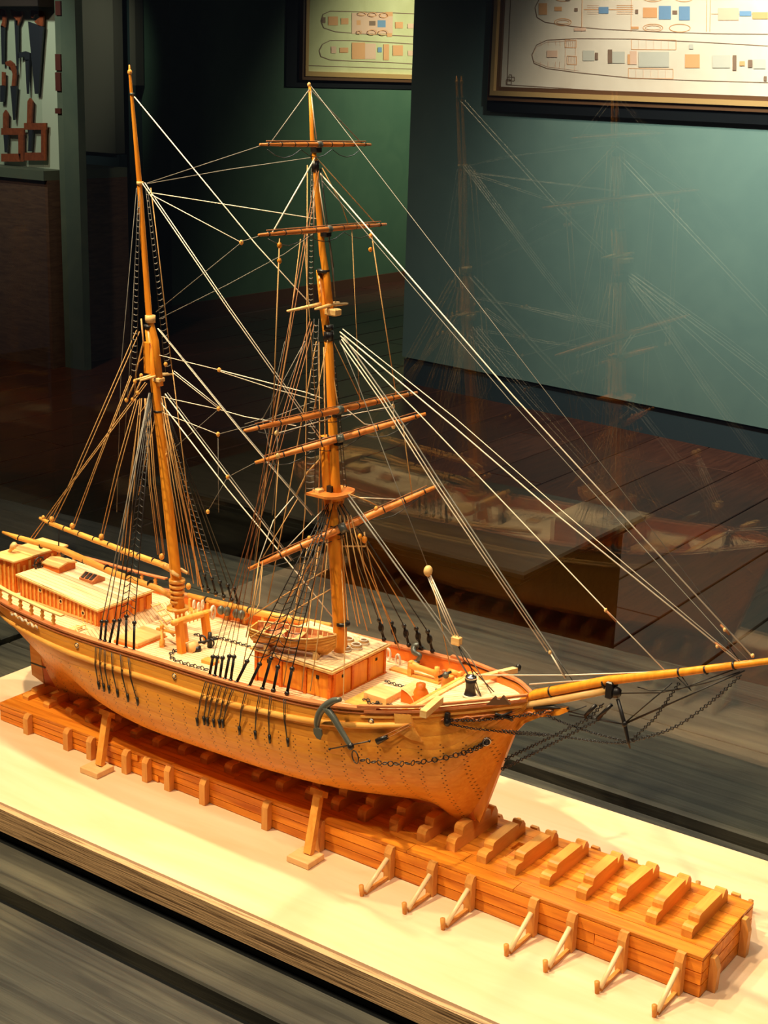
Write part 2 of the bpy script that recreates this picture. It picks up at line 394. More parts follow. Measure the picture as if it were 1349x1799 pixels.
tool('hand_saw', 'broad handsaw with long dark blade and open orange handle, right of the case', 'saw',
     [('blade', M['tool_steel'], [(49, 38), (76, 47), (74, 70), (67, 165), (61, 165)]),
      ('handle', M['tool_wood'], [(54, 18), (72, 19), (76, 27), (75, 46), (68, 46), (60, 38), (66, 33), (70, 30), (66, 25), (60, 26), (57, 32), (54, 30)])])
tool('pad_saw', 'slim pointed saw with knobby wooden handle, second from the case edge', 'saw',
     [('blade', M['tool_steel'], [(25, 35), (31, 36), (31, 90), (30, 132), (28, 100)]),
      ('handle', M['tool_wood'], [(18, 17), (26, 20), (37, 20), (38, 27), (35, 36), (31, 45), (29, 44), (27, 33), (20, 26)])])
tool('keyhole_saw', 'narrow saw with orange grip at the left edge of the photo', 'saw',
     [('blade', M['tool_steel'], [(1, 44), (7, 47), (6, 113), (3, 113)]),
      ('handle', M['tool_wood'], [(-5, 15), (7, 17), (10, 30), (8, 48), (1, 48), (4, 36), (4, 28), (-5, 26)])])
tool('hook_knife', 'small dark hooked knife with a thin spike below the second saw', 'knife',
     [('blade', M['tool_steel'], [(44, 105), (51, 105), (49, 165), (47, 165)]),
      ('handle', M['tool_steel'], [(33, 93), (44, 90), (52, 93), (52, 106), (45, 107), (42, 99), (33, 102)])])
tool('curved_gouge', 'dark gouge with curved grip and dagger blade in the middle of the case', 'gouge',
     [('blade', M['tool_steel'], [(18, 151), (29, 151), (25, 211), (23, 211)]),
      ('handle', M['tool_wood'], [(9, 109), (17, 106), (24, 112), (28, 128), (26, 152), (20, 152), (22, 130), (18, 118), (10, 114)])])
tool('chisel', 'short brown chisel at the left edge below the narrow saw', 'chisel',
     [('blade', M['tool_steel'], [(0, 150), (8, 150), (6, 179), (0, 179)]), ('handle', M['tool_wood'], [(3, 126), (8, 127), (8, 151), (3, 151)])])
tool('wooden_plane', 'red wooden frame with upright handle standing on the shelf beside the dark green upright', 'plane',
     [('beam', M['tool_wood'], [(42, 216), (81, 216), (81, 228), (42, 228)]), ('handle', M['tool_wood'], [(48, 178), (52, 172), (57, 178), (55, 216), (47, 216)]),
      ('sole', M['tool_wood'], [(43, 268), (80, 268), (80, 282), (43, 282)]), ('blade', M['tool_steel'], [(50, 228), (57, 228), (54, 266), (49, 266)]),
      ('upright', M['tool_wood'], [(72, 228), (80, 228), (80, 268), (72, 268)])])
tool('frame_clamp', 'red wooden clamp frame standing on the shelf at the left edge', 'clamp',
     [('beam', M['tool_wood'], [(2, 225), (42, 225), (42, 237), (2, 237)]), ('handle', M['tool_wood'], [(5, 200), (9, 193), (14, 200), (13, 225), (5, 225)]),
      ('sole', M['tool_wood'], [(2, 270), (36, 270), (36, 284), (2, 284)]), ('upright', M['tool_wood'], [(32, 237), (41, 237), (41, 284), (36, 284), (32, 270)]),
      ('blade', M['tool_steel'], [(6, 237), (14, 237), (12, 268), (8, 268)])])

# plinth behind the case
pz = -.2
pc = at(1135, 903, Z=pz)
pli = thing('display_plinth', (pc.x-.8, pc.y-.5, ZF), 'dark wooden plinth with overhanging grey top behind the ship model', 'plinth')
MB().box((pc.x-1.3, 1.66, ZF), (pc.x-.045, pc.y-.05, pz-.035)).obj('body', M['plinth'], pli)
MB().chamfer_box((pc.x-1.34, 1.62, pz-.022), (pc.x, pc.y, pz), .006).obj('top_board', M['plinth_top'], pli)
MB().chamfer_box((pc.x-1.32, 1.64, pz-.045), (pc.x-.02, pc.y-.02, pz-.0225), .006).obj('moulding', M['plinth'], pli)

# ------------------------------------------------------------------ framed plans
def drawing(mb, pts_to3, strokes, n):
    pass
def strip(mb, P, pts, wpx, mi, closed=False):
    if closed: pts = list(pts)+[pts[0]]
    for (x0, y0), (x1, y1) in zip(pts[:-1], pts[1:]):
        dx, dy = x1-x0, y1-y0; l = math.hypot(dx, dy) or 1; nx, ny = -dy/l*wpx/2, dx/l*wpx/2
        mb.add([P(x0+nx, y0+ny), P(x1+nx, y1+ny), P(x1-nx, y1-ny), P(x0-nx, y0-ny)], [(0, 1, 2, 3)], mi)
LIFT = [0]
def rect(mb, P, x0, y0, x1, y1, mi):
    LIFT[0] += 1; o_ = LIFTDIR[0]*(.0001*LIFT[0])
    mb.add([P(x0, y0)+o_, P(x1, y0)+o_, P(x1, y1)+o_, P(x0, y1)+o_], [(0, 1, 2, 3)], mi)
def oval(x0, y0, x1, y1, n=14):
    return [((x0+x1)/2+(x1-x0)/2*math.cos(2*math.pi*i/n), (y0+y1)/2+(y1-y0)/2*math.sin(2*math.pi*i/n)) for i in range(n)]
LIFTDIR = [Vector(-PN)]
INKS = [M['ink'], M['ink_orange'], M['ink_pink'], M['ink_blue'], M['ink_grey']]

def wall_point(px, py, lift=0.0):      # on the partition, lifted off it
    return at_plane(px, py, P0-PN*lift, PN)
def frame_bars(parent, TL, BR, ex, ez, nrm, steps):
    # TL,BR: in-plane coordinates (s along ex, z); steps: list of (inset0, inset1, depth, material)
    (s0, z1), (s1, z0) = TL, BR
    for i0, i1, dep, m_, nm in steps:
        for seg in ('b', 't', 'l', 'r'):
            a0, b0, a1, b1 = s0+i0, z0+i0, s1-i0, z1-i0
            c0, d0, c1, d1 = s0+i1, z0+i1, s1-i1, z1-i1
            q = {'b': [(a0, b0), (a1, b0), (c1, d0), (c0, d0)], 't': [(c0, d1), (c1, d1), (a1, b1), (a0, b1)],
                 'l': [(a0, b0), (c0, d0), (c0, d1), (a0, b1)], 'r': [(c1, d0), (a1, b0), (a1, b1), (c1, d1)]}[seg]
            MB().prism([ex[0]+ex[1]*s+Vector((0, 0, z)) for s, z in q], nrm*dep).obj(nm, m_, parent)
# right-hand print on the partition
org = Vector((*(P0-PN*.001)[:2], 0))
nrm = Vector(-PN)
def s_of(v): return (v-org).dot(pd)
bl = wall_point(862, 176); 
s0 = s_of(bl)+.01; zb0 = bl.z
e = thing('framed_plan', tuple(bl), 'large framed ship deck plan in gilt moulding on the teal partition', 'picture')
frame_bars(e, (s0, 1.75), (s0+3.4, zb0), (org, pd), None, nrm, [(0, .028, .045, M['frame_dark'], 'frame_bar'), (.028, .055, .06, M['gilt'], 'gilt_moulding'), (.055, .078, .035, M['frame_dark'], 'inner_moulding')])
q = [(s0+.075, zb0+.075), (s0+3.33, zb0+.075), (s0+3.33, 1.68), (s0+.075, 1.68)]
MB().prism([org+pd*s+Vector((0, 0, z)) for s, z in q], nrm*.02).obj('paper_sheet', M['paper'], e)
# black band below the frame
q = [(s0-.012, zb0-.06), (s0+3.42, zb0-.06), (s0+3.42, zb0-.002), (s0-.012, zb0-.002)]
MB().prism([org+pd*s+Vector((0, 0, z)) for s, z in q], nrm*.03).obj('black_band', M['table_gap'], e)
mb = MB()
def P(zx, zy): return wall_point(850+zx*.37, zy*.37, .0235)
low = [(1349, 218), (1000, 198), (700, 185), (440, 183), (300, 190), (250, 213), (228, 260), (238, 300), (300, 325), (450, 345), (700, 370), (1000, 382), (1349, 392)]
up_ = [(1349, 162), (1100, 160), (850, 152), (560, 138), (420, 125), (290, 105), (252, 82), (243, 35), (265, -8), (300, -60), (700, -110), (1349, -110)]
strip(mb, P, low, 3.2, 0); strip(mb, P, up_, 3.2, 0)
strip(mb, P, [(x, y+9 if y < 300 else y-9) for x, y in low[3:10]], 1.6, 2)
strip(mb, P, [(130, -80), (110, 402), (1349, 482)], 3, 0)
for x0, y0, x1, y1 in ((106, 378, 130, 402), (120, 355, 132, 380), (112, 366, 145, 384)):
    strip(mb, P, [(x0, y0), (x1, y0), (x1, y1), (x0, y1)], 2.5, 0, True)
for x0, y0, x1, y1, c in ((260, 15, 300, 70, 1), (335, 32, 370, 52, 1), (755, 36, 822, 84, 1), (830, 28, 888, 92, 3), (926, 30, 978, 96, 3), (895, 50, 918, 68, 0),
                       (545, 33, 592, 64, 3), (955, 258, 1025, 322, 1), (682, 258, 694, 306, 1), (694, 242, 726, 306, 2), (430, 38, 446, 54, 0), (700, 126, 735, 138, 1),
                       (1112, 38, 1210, 96, 2), (1214, 52, 1270, 76, 3), (1275, 58, 1349, 90, 1), (470, 240, 526, 288, 4), (610, 245, 670, 300, 4), (735, 246, 880, 318, 4),
                       (1085, 262, 1170, 322, 4), (1280, 282, 1338, 326, 4), (528, 250, 543, 284, 0), (590, 235, 610, 300, 0), (1182, 262, 1200, 335, 0), (1255, 284, 1276, 320, 0),
                       (975, 210, 995, 232, 4), (300, 240, 350, 272, 2), (1215, 290, 1240, 312, 1), (388, 0, 410, 4, 0), (1330, 362, 1344, 384, 0), (720, 45, 734, 64, 0), (430, 132, 486, 146, 2)):
    rect(mb, P, x0, y0, x1, y1, c)
for x0, y0, x1, y1 in ((335, 88, 415, 122), (755, 114, 850, 150), (880, 114, 980, 152), (335, -30, 420, 6), (755, -30, 850, 8), (905, -30, 995, 8), (843, 38, 878, 84), (938, 40, 968, 88)):
    strip(mb, P, oval(x0, y0, x1, y1), 3, 1, True)
    if x0 < 800: strip(mb, P, oval(x0+10, y0+8, x1-10, y1-8), 2, 1, True)
for x in (466, 700, 1058, 1075): strip(mb, P, [(x, -20), (x-2, 150)], 2.4, 1)
strip(mb, P, [(475, 45), (710, 45)], 3, 1); strip(mb, P, [(1080, 66), (1349, 66)], 3, 1)
for y in (26, 36, 56, 66): strip(mb, P, [(490, y), (545, y)], 1.6, 2); strip(mb, P, [(630, y), (708, y)], 2, 1)
strip(mb, P, [(438, 183), (430, 344)], 2.4, 2); strip(mb, P, [(388, 188), (384, 338)], 2, 2)
for x in (270, 305, 340, 360): strip(mb, P, [(x, 192), (x+2, 218)], 1.6, 2); strip(mb, P, [(x, 292), (x-2, 326)], 1.6, 2)
for x0, y0, x1, y1 in ((700, 186, 912, 234), (686, 324, 898, 372), (385, 188, 438, 225), (395, 265, 440, 305)):
    strip(mb, P, [(x0, y0), (x1, y0+4), (x1, y1+2), (x0, y1)], 2.6, 1, True)
    for i in range(1, 6): strip(mb, P, [(x0+(x1-x0)*i/6, y0), (x0+(x1-x0)*i/6, y1)], 1.6, 2)
mb.obj('ink_drawing', INKS, e)

# far print on the far wall (plane X = -7)
LIFTDIR[0] = Vector((1, 0, 0)); LIFT[0] = 0
def wp(px, py, l=0.0): return at(px, py, X=-7.0+l)
a = wp(531, 140, .05); zb1 = a.z; y0f = a.y
e = thing('framed_plan', tuple(a), 'yellowed framed ship plan on the far green wall above the fore mast', 'picture')
org2 = Vector((-6.999, 0, 0)); ex2 = Vector((0, 1, 0)); n2 = Vector((1, 0, 0))
frame_bars(e, (y0f, 1.9), (y0f+3.6, zb1), (org2, ex2), None, n2, [(0, .03, .05, M['frame_dark'], 'frame_bar'), (.03, .07, .06, M['gilt'], 'gilt_moulding')])
MB().box((-6.999, y0f+.06, zb1+.06), (-6.97, y0f+3.5, 1.84)).obj('paper_sheet', M['paper_old'], e)
MB().box((-6.999, y0f-.17, zb1-.06), (-6.985, y0f+3.6, 1.95)).obj('backing_board', M['table_gap'], e)
mb = MB()
def P(zx, zy): return wp(500+zx*.2965, zy*.2965, .033)
strip(mb, P, [(780, 82), (640, 76), (380, 68), (270, 66), (228, 85), (216, 125), (232, 165), (300, 188), (450, 200), (640, 210), (780, 216)], 4.5, 0)
strip(mb, P, [(780, 262), (620, 252), (400, 240), (270, 240), (225, 262), (205, 300), (215, 335), (270, 355), (400, 362), (620, 370), (780, 380)], 4.5, 0)
strip(mb, P, [(150, -20), (135, 388), (780, 410)], 3.5, 0)
for x0, y0, x1, y1, c in ((222, 102, 242, 136, 0), (258, 98, 316, 150, 1), (334, 108, 378, 144, 1), (398, 76, 640, 200, 2), (426, 120, 450, 148, 1), (500, 124, 538, 152, 0), (550, 120, 598, 162, 3),
                       (600, 70, 640, 96, 1), (606, 196, 636, 218, 1), (398, 252, 476, 350, 1), (476, 258, 540, 350, 2), (552, 280, 575, 310, 3), (585, 262, 618, 356, 1), (275, 275, 305, 315, 2),
                       (326, 282, 376, 312, 1), (640, 268, 700, 330, 1), (655, 130, 700, 168, 1), (730, 300, 770, 330, 2), (728, 140, 770, 168, 2)):
    rect(mb, P, x0, y0, x1, y1, c)
for b4 in ((430, 72, 480, 92), (492, 74, 542, 98), (560, 76, 610, 104), (424, 182, 450, 200), (488, 176, 540, 206), (552, 178, 606, 208)):
    strip(mb, lambda x, y: P(x, y)+Vector((.012, 0, 0)), oval(*b4), 4, 1, True)
mb.obj('ink_drawing', INKS, e)

# ------------------------------------------------------------------ table, base board, glass
tab = thing('display_table', (0, .1, ZF), 'long grey stained plank table carrying the whole ship model case', 'table')
def tplank(x0, x1, y0, y1, z1=ZT, th=.05):
    MB().chamfer_box((x0, y0, z1-th), (x1, y1, z1), .0025).obj('plank', M['table'], tab)
GL = -.912
tplank(-2.6, 1.6, -.90, -.645); tplank(-2.6, 1.6, -.642, -.386)
for y0, y1 in ((-.360, -.2835), (-.262, -.02), (-.017, .22), (.223, .362)):
    tplank(-2.6, GL-.012, y0, y1); tplank(GL+.012, 1.6, y0, y1)
for a_, b2_, c_, d_ in ((.392, .392, .68, .655), (.683, .658, 1.01, .80)):
    MB().hexa([(-2.6, b2_, ZT-.05), (1.6, a_, ZT-.05), (1.6, c_, ZT-.05), (-2.6, d_, ZT-.05)], [(-2.6, b2_, ZT), (1.6, a_, ZT), (1.6, c_, ZT), (-2.6, d_, ZT)]).obj('plank', M['table'], tab)
MB().box((-2.6, -.2835, ZT-.05), (1.6, -.262, ZT-.012)).obj('groove', M['table_gap'], tab)  # black inset added for the shadow band under the board edge
MB().box((-2.6, -.388, ZT-.05), (1.6, -.358, ZT-.022)).obj('groove', M['table_gap'], tab)
MB().box((-2.6, .36, ZT-.05), (1.6, .394, ZT-.022)).obj('groove', M['table_gap'], tab)
MB().box((GL-.014, -.36, ZT-.05), (GL+.014, .36, ZT-.022)).obj('groove', M['table_gap'], tab)
MB().box((-2.5, -.85, ZF), (1.5, .76, ZT-.051)).obj('apron', M['plinth'], tab)

brd = thing('base_board', (0, 0, ZT), 'pale varnished base board with coarse oak front edge under the slipway', 'board')
MB().hexa([(-.705, -.262, ZT+.001), (.98, -.262, ZT+.001), (.98, .282, ZT+.001), (-.705, .240, ZT+.001)], [(-.705, -.258, 0), (.98, -.258, 0), (.98, .282, 0), (-.705, .240, 0)]).obj('top', M['board'], brd)
MB().box((-.705, -.272, ZT+.006), (.98, -.2625, -.0005)).obj('edge_strip', M['oak_edge'], brd)
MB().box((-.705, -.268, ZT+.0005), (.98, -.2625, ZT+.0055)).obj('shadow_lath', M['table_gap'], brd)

g = MB().box((GL, .4065, ZT+.0005), (1.5, .4145, 1.75)).obj('glass_pane', M['glass'])
tag(g, 'clear rear glass pane standing on the table behind the base board', 'glass')
g = MB().box((GL-.004, -.354, ZT-.0205), (GL+.004, .354, 1.75)).obj('glass_pane', M['glass'])
tag(g, 'clear end glass pane left of the ship model stern', 'glass')

# ================================================================== SLIPWAY
slp = thing('slipway', (.02, 0, 0), 'orange wooden slipway ramp with keel blocks and side props under the ship', 'slipway')
def zs(x): return .0305+(x+.57)*.0185
SX0, SX1, SY0, SY1 = -.572, .620, -.077, .073
n = 7
for i in range(n):                                   # top planks, end to end pieces
    y0 = SY0+(SY1-SY0)*i/n; y1 = SY0+(SY1-SY0)*(i+1)/n
    cuts = [SX0]+sorted(random.uniform(-.45, .5)+.0*i for _ in range(3))+[SX1]
    for a, b_ in zip(cuts[:-1], cuts[1:]):
        if b_-a < .02: continue
        e_ = .0004
        MB().hexa([(a+e_, y0+e_, zs(a)-.004), (b_-e_, y0+e_, zs(b_)-.004), (b_-e_, y1-e_, zs(b_)-.004), (a+e_, y1-e_, zs(a)-.004)],
                  [(a+e_, y0+e_, zs(a)), (b_-e_, y0+e_, zs(b_)), (b_-e_, y1-e_, zs(b_)), (a+e_, y1-e_, zs(a))]).obj('deck_plank', M['slip'], slp)
MB().hexa([(SX0+.003, SY0+.003, .0005), (SX1-.003, SY0+.003, .0005), (SX1-.003, SY1-.003, .0005), (SX0+.003, SY1-.003, .0005)],
          [(SX0+.003, SY0+.003, zs(SX0)-.0045), (SX1-.003, SY0+.003, zs(SX1)-.0045), (SX1-.003, SY1-.003, zs(SX1)-.0045), (SX0+.003, SY1-.003, zs(SX0)-.0045)]).obj('core', M['slip'], slp)
for side, (ya, yb) in enumerate(((SY0, SY0+.0028), (SY1-.0028, SY1))):
    for r in range(3):
        cuts = [SX0]+sorted(random.uniform(-.5, .55) for _ in range(2))+[SX1]
        for a, b_ in zip(cuts[:-1], cuts[1:]):
            if b_-a < .03: continue
            f0, f1 = r/3, (r+1)/3; j = random.uniform(-.0006, .0006)
            za0, za1, zb0_, zb1_ = [.0006+(zs(x)-.005)*f for x in (a, b_) for f in (f0, f1)]
            g_ = .0006
            MB().hexa([(a+g_, ya+j, za0+g_), (b_-g_, ya+j, zb0_+g_), (b_-g_, yb+j, zb0_+g_), (a+g_, yb+j, za0+g_)],
                      [(a+g_, ya+j, za1-g_), (b_-g_, ya+j, zb1_-g_), (b_-g_, yb+j, zb1_-g_), (a+g_, yb+j, za1-g_)]).obj('side_plank', M['slip'], slp)
for r in range(3):
    h = (zs(SX1)-.005)/3
    MB().box((SX1-.003, SY0+.003, .0006+h*r+.0006), (SX1, SY1-.003, h*(r+1)-.0004)).obj('end_plank', M['slip'], slp)
    MB().box((SX0, SY0+.003, .0006+.0085*r+.0006), (SX0+.003, SY1-.003, .0085*(r+1)-.0004)).obj('end_plank', M['slip'], slp)
# keel blocks: stepped nose, notched tail
prof_b = [(-.046, 0), (-.046, .009), (-.044, .0125), (-.040, .014), (-.030, .013), (-.0285, .0125), (-.0285, .018), (-.0265, .0215), (-.022, .0225), (.036, .0215),
          (.0385, .0205), (.0400, .0110), (.0475, .0205), (.052, .0200), (.0575, .013), (.0585, 0)]
wb = .0135
mb = MB(); mb.prism([(-wb/2, y, z) for y, z in prof_b], (wb, 0, 0)); blk = mb.obj('keel_block', M['block'], slp); me_b = blk.data
bx = []
for px, py in [(1205, 1647), (1142, 1621), (1079, 1599), (1017, 1581), (952, 1558), (896, 1539), (840, 1518), (789, 1497), (736, 1482)]:
    z = .045
    for _ in range(4): p = at(px, py, Z=z); z = zs(p.x)
    bx.append(p.x)
x = bx[-1]
while x > -.53: x -= .0475; bx.append(x)
for i, x in enumerate(bx):
    o = blk if i == 0 else link('keel_block', me_b, slp)
    o.parent = slp; o.matrix_parent_inverse = WORLD[slp].inverted()
    o.location = (x, .001*((i*7) % 5-2), zs(x)+.0001); o.rotation_euler = (0, 0, .03*math.sin(i*2.3))
    if x < .262: o.scale = (1, 1, (.0440+(x+.548)*.0398-zs(x)-.0004)/.0225)
# side posts, struts
def post(x, side, brace):
    s = -1 if side < 0 else 1; y = SY0 if s < 0 else SY1; h = zs(x)+(.0005 if s < 0 else .0022); w_ = .0105
    yo = y+s*.0105
    poly = [(x-w_/2, y+s*.0006, .0004), (x-w_/2, yo, .0004), (x-w_/2, yo, h*.82), (x-w_/2, y+s*.006, h), (x-w_/2, y+s*.0006, h)]
    MB().prism(poly, (w_, 0, 0)).obj('post', M['post'], slp)
    if brace:
        yf = y+s*.058
        MB().tube([(x, yo, h*.66), (x, yf, .004)], .0032, 8).obj('strut', M['rod'], slp)
        MB().box((x-.0022, min(yo, yf), .0003), (x+.0022, max(yo, yf), .0045)).obj('sill', M['post'], slp)
        MB().tube([(x-.001, yf+s*.005, .0003), (x-.0014, yf+s*.0065, .0155)], [.0028, .0034], 7).obj('peg', M['post'], slp)
for i, (px, py, br) in enumerate([(49, 1266, 0), (119, 1288, 0), (160, 1304, 0), (222, 1325, 0), (258, 1337, 0), (297, 1347, 0), (359, 1371, 0), (469, 1412, 0), (562, 1446, 0),
                  (685, 1492, 1), (760, 1517, 1), (827, 1542, 1), (938, 1582, 1), (1006, 1607, 1), (1096, 1642, 1), (1196, 1677, 1)]):
    x = at(px, py, Y=SY0-.005).x
    post(x, -1, br); post(x, 1, br)
for y, h in ((-.052, .044), (.038, .050)):
    MB().prism([(SX1+.0006, y-.005, .0004), (SX1+.010, y-.005, .0004), (SX1+.011, y-.005, h*.7), (SX1+.006, y-.005, h), (SX1+.0006, y-.005, h)], (0, .010, 0)).obj('end_post', M['post'], slp)

# ================================================================== HULL FORM
def herm(xs, ys):
    xs = np.array(xs, float); ys = np.array(ys, float); m = np.gradient(ys, xs)
    def f(x):
        x = min(max(x, xs[0]), xs[-1]); i = min(int(np.searchsorted(xs, x, side='right'))-1, len(xs)-2)
        h = xs[i+1]-xs[i]; t = (x-xs[i])/h
        return float((2*t**3-3*t*t+1)*ys[i]+(t**3-2*t*t+t)*h*m[i]+(-2*t**3+3*t*t)*ys[i+1]+(t**3-t*t)*h*m[i+1])
    return f
hb = herm([-.69, -.675, -.65, -.61, -.55, -.45, -.35, -.2, 0, .1, .18, .226, .26, .295, .335], [.004, .028, .052, .075, .093, .106, .115, .121, .122, .117, .1, .08, .061, .04, .005])
hz = herm([-.70, -.65, -.55, -.43, -.3, -.2, -.04, .05, .13, .18, .226, .26, .295, .335], [.228, .222, .214, .209, .212, .216, .221, .226, .233, .24, .247, .254, .261, .267])
hk = herm([-.69, -.66, -.6, -.56, -.53, -.4, -.2, 0, .2, .262, .29, .312, .335], [.200, .172, .125, .092, .052, .055, .063, .071, .079, .085, .15, .208, .252])
fP = herm([-.66, -.5, -.35, -.1, .12, .25, .32], [1.9, 1.8, 3.2, 4.6, 4.3, 3.8, 3.4])
fQ = herm([-.66, -.5, -.35, -.1, .12, .25, .32], [1.6, 2.1, .85, .55, .75, 1.4, 1.5])
def hsec(x, t):
    s = (1-(1-t)**fP(x))**fQ(x)
    return hb(x)*s+.0038*(1-s)*(1 if x < .3 else .6), hk(x)+(hz(x)-hk(x))*t
def hull_y(x, z):      # half breadth at a height
    lo, hi = 0., 1.
    for _ in range(30):
        t = (lo+hi)/2
        if hsec(x, t)[1] < z: lo = t
        else: hi = t
    return hsec(x, lo)[0]

ship = thing('sailing_ship_model', (0, 0, .06), 'two masted orange wooden sailing ship model with bare yards and full rigging', 'ship model')
XS = [-.69+(.335+.69)*i/86 for i in range(87)]
hull_root = MB()
# inner lining just behind the strakes (whole hull, one mesh)
TT = [0, .04, .08, .14, .2, .3, .4, .55, .7, .85, 1]
for s in (-1, 1):
    v = []; f = []
    for x in XS:
        for t in TT:
            y, z = hsec(x, t); v.append((x, s*max(y-.0016, .0004), z))
    for i in range(len(XS)-1):
        for j in range(len(TT)-1):
            k = i*len(TT)+j; f.append((k, k+len(TT), k+len(TT)+1, k+1))
    hull_root.add(v, f, 0, True)
# bulwark inner face
def zd(x):
    if x < -.365: return .2025+(-.365-x)*.02
    if x < .197: return .206+.055*x
    return hz(x)-.0075
XB = [-.68+i*.012 for i in range(int((.325+.68)/.012)+1)]
mb2 = MB()
for s in (-1, 1):
    v = []
    for x in XB:
        y = max(hb(x)-.006, .0015); v += [(x, s*y, zd(x)-.001), (x, s*y, hz(x)-.0002)]
    f = [(2*i, 2*i+2, 2*i+3, 2*i+1) for i in range(len(XB)-1)]
    mb2.add(v, f, 0, False)
hull = hull_root.obj('hull', M['plank'], ship)
mb2.obj('bulwark_lining', M['orange'], hull)
NST = 9
edges = [(j/NST)**.92 for j in range(NST+1)]
def girth(x):
    T2 = [i/40 for i in range(41)]; P2 = [hsec(x, t) for t in T2]; g = [0]
    for a, b_ in zip(P2[:-1], P2[1:]): g.append(g[-1]+math.hypot(b_[0]-a[0], b_[1]-a[1]))
    return T2, [q-g[-1] for q in g]
GG = [girth(x) for x in XS]
for s in (-1, 1):
    for j in range(NST):
        t0, t1 = edges[j], edges[j+1]; d = (t1-t0)*.07
        rows = [(t0+.0004, -.0002), (t0+d, 0), ((t0+t1)/2, .0001), (t1-d, 0), (t1-.0004, -.0002)]
        v = []; uv = []; f = []
        for i, x in enumerate(XS):
            T2, G2 = GG[i]
            for t, o_ in rows:
                y, z = hsec(x, t); v.append((x, s*max(y+o_, .0006), z)); uv.append((x, float(np.interp(t, T2, G2))))
        for i in range(len(XS)-1):
            for q in range(4):
                k = i*5+q; f.append((k, k+5, k+6, k+1) if s < 0 else (k, k+1, k+6, k+5))
        m_ = MB(); m_.add(v, f, 0, True); m_.obj('plank', M['plank'], hull, uv)
# keel, stem, sternpost
stem = [at(845, 1443, Y=0), at(868, 1383, Y=0), at(890, 1325, Y=0), at(905, 1288, Y=0), at(922, 1270, Y=0), at(950, 1259, Y=0), at(985, 1255, Y=0), at(999, 1249, Y=0), at(996, 1243, Y=0), at(960, 1240, Y=0), at(925, 1236, Y=0)]
mb = MB()
poly = [(p.x, p.z) for p in stem]+[(.32, .235), (.295, .18), (.27, .11), (.25, .088)]
mb.prism([(x, -.0034, z) for x, z in poly], (0, .0068, 0)); mb.obj('stem', M['mast'], hull)
mb = MB(); mb.prism([(-.548, -.0036, .044), (.268, -.004, .0765), (.262, -.004, .092), (-.5, -.004, .062), (-.53, -.004, .098), (-.556, -.004, .104)], (0, .008, 0)); mb.obj('keel', M['orange'], hull)
rd = MB(); rd.prism([(-.580, -.0045, .104), (-.556, -.0045, .104), (-.549, -.0045, .045), (-.577, -.0045, .053)], (0, .009, 0)); rd = rd.obj('rudder', M['gold'], ship)
MB().box((-.579, -.0052, .0725), (-.545, .0052, .0748)).obj('iron_strap', M['black'], rd)
# deck
def deck_piece(xa, xb, m_, name, dz=0, n=30):
    v = []; f = []
    for i in range(n+1):
        x = xa+(xb-xa)*i/n; y = max(hb(x)-.0055, .001); v += [(x, -y, zd(x)+dz), (x, 0, zd(x)+dz+.0012), (x, y, zd(x)+dz)]
    for i in range(n):
        for q in (0, 1): f.append((3*i+q, 3*i+3+q, 3*i+4+q, 3*i+1+q))
    return MB().add(v, f).obj(name, m_, hull)
deck_piece(-.682, -.366, M['deck_s'], 'poop_deck'); deck_piece(-.3659, .1969, M['deck_s'], 'main_deck'); deck_piece(.1971, .33, M['deck_s'], 'fore_deck')
# cap rails and belts
def follow(name, m_, xa, xb, out, dz, w_, h_, parent=hull, n=50, round_=False, sides=(-1, 1)):
    for s in sides:
        if round_:
            MB().tube([(x, s*(hull_y(x, hz(x)+dz(x))+out), hz(x)+dz(x)) for x in [xa+(xb-xa)*i/n for i in range(n+1)]], w_, 8).obj(name, m_, parent); continue
        v = []; f = []
        for i in range(n+1):
            x = xa+(xb-xa)*i/n; y = hb(x)+out; z = hz(x)+dz(x)
            v += [(x, s*(max(y-w_, .0)), z), (x, s*y, z), (x, s*y, z+h_), (x, s*max(y-w_, .0), z+h_)]
        for i in range(n):
            for q in range(4): r = (q+1) % 4; f.append((4*i+q, 4*i+4+q, 4*i+4+r, 4*i+r))
        f += [(3, 2, 1, 0), (4*n, 4*n+1, 4*n+2, 4*n+3)]
        MB().add(v, f).obj(name, m_, parent)
follow('cap_rail', M['rail'], -.69, .175, .0022, lambda x: 0, .0100, .0028)
follow('cap_rail', M['rail'], .15, .334, .0018, lambda x: .0032, .0060, .0030)
follow('cap_rail', M['rail'], .16, .334, .0026, lambda x: -.0032, .0030, .0032)
follow('bow_belt', M['gold'], .155, .33, .0016, lambda x: -.0105, .003, .0026)
follow('rub_strake', M['gold'], -.68, .215, .0006, lambda x: -.030+.010*max(0, (x+.1)/.3), .0043, 0, round_=True)
follow('sheer_line', M['rail'], -.68, .20, .0012, lambda x: -.0052, .0022, .0016)

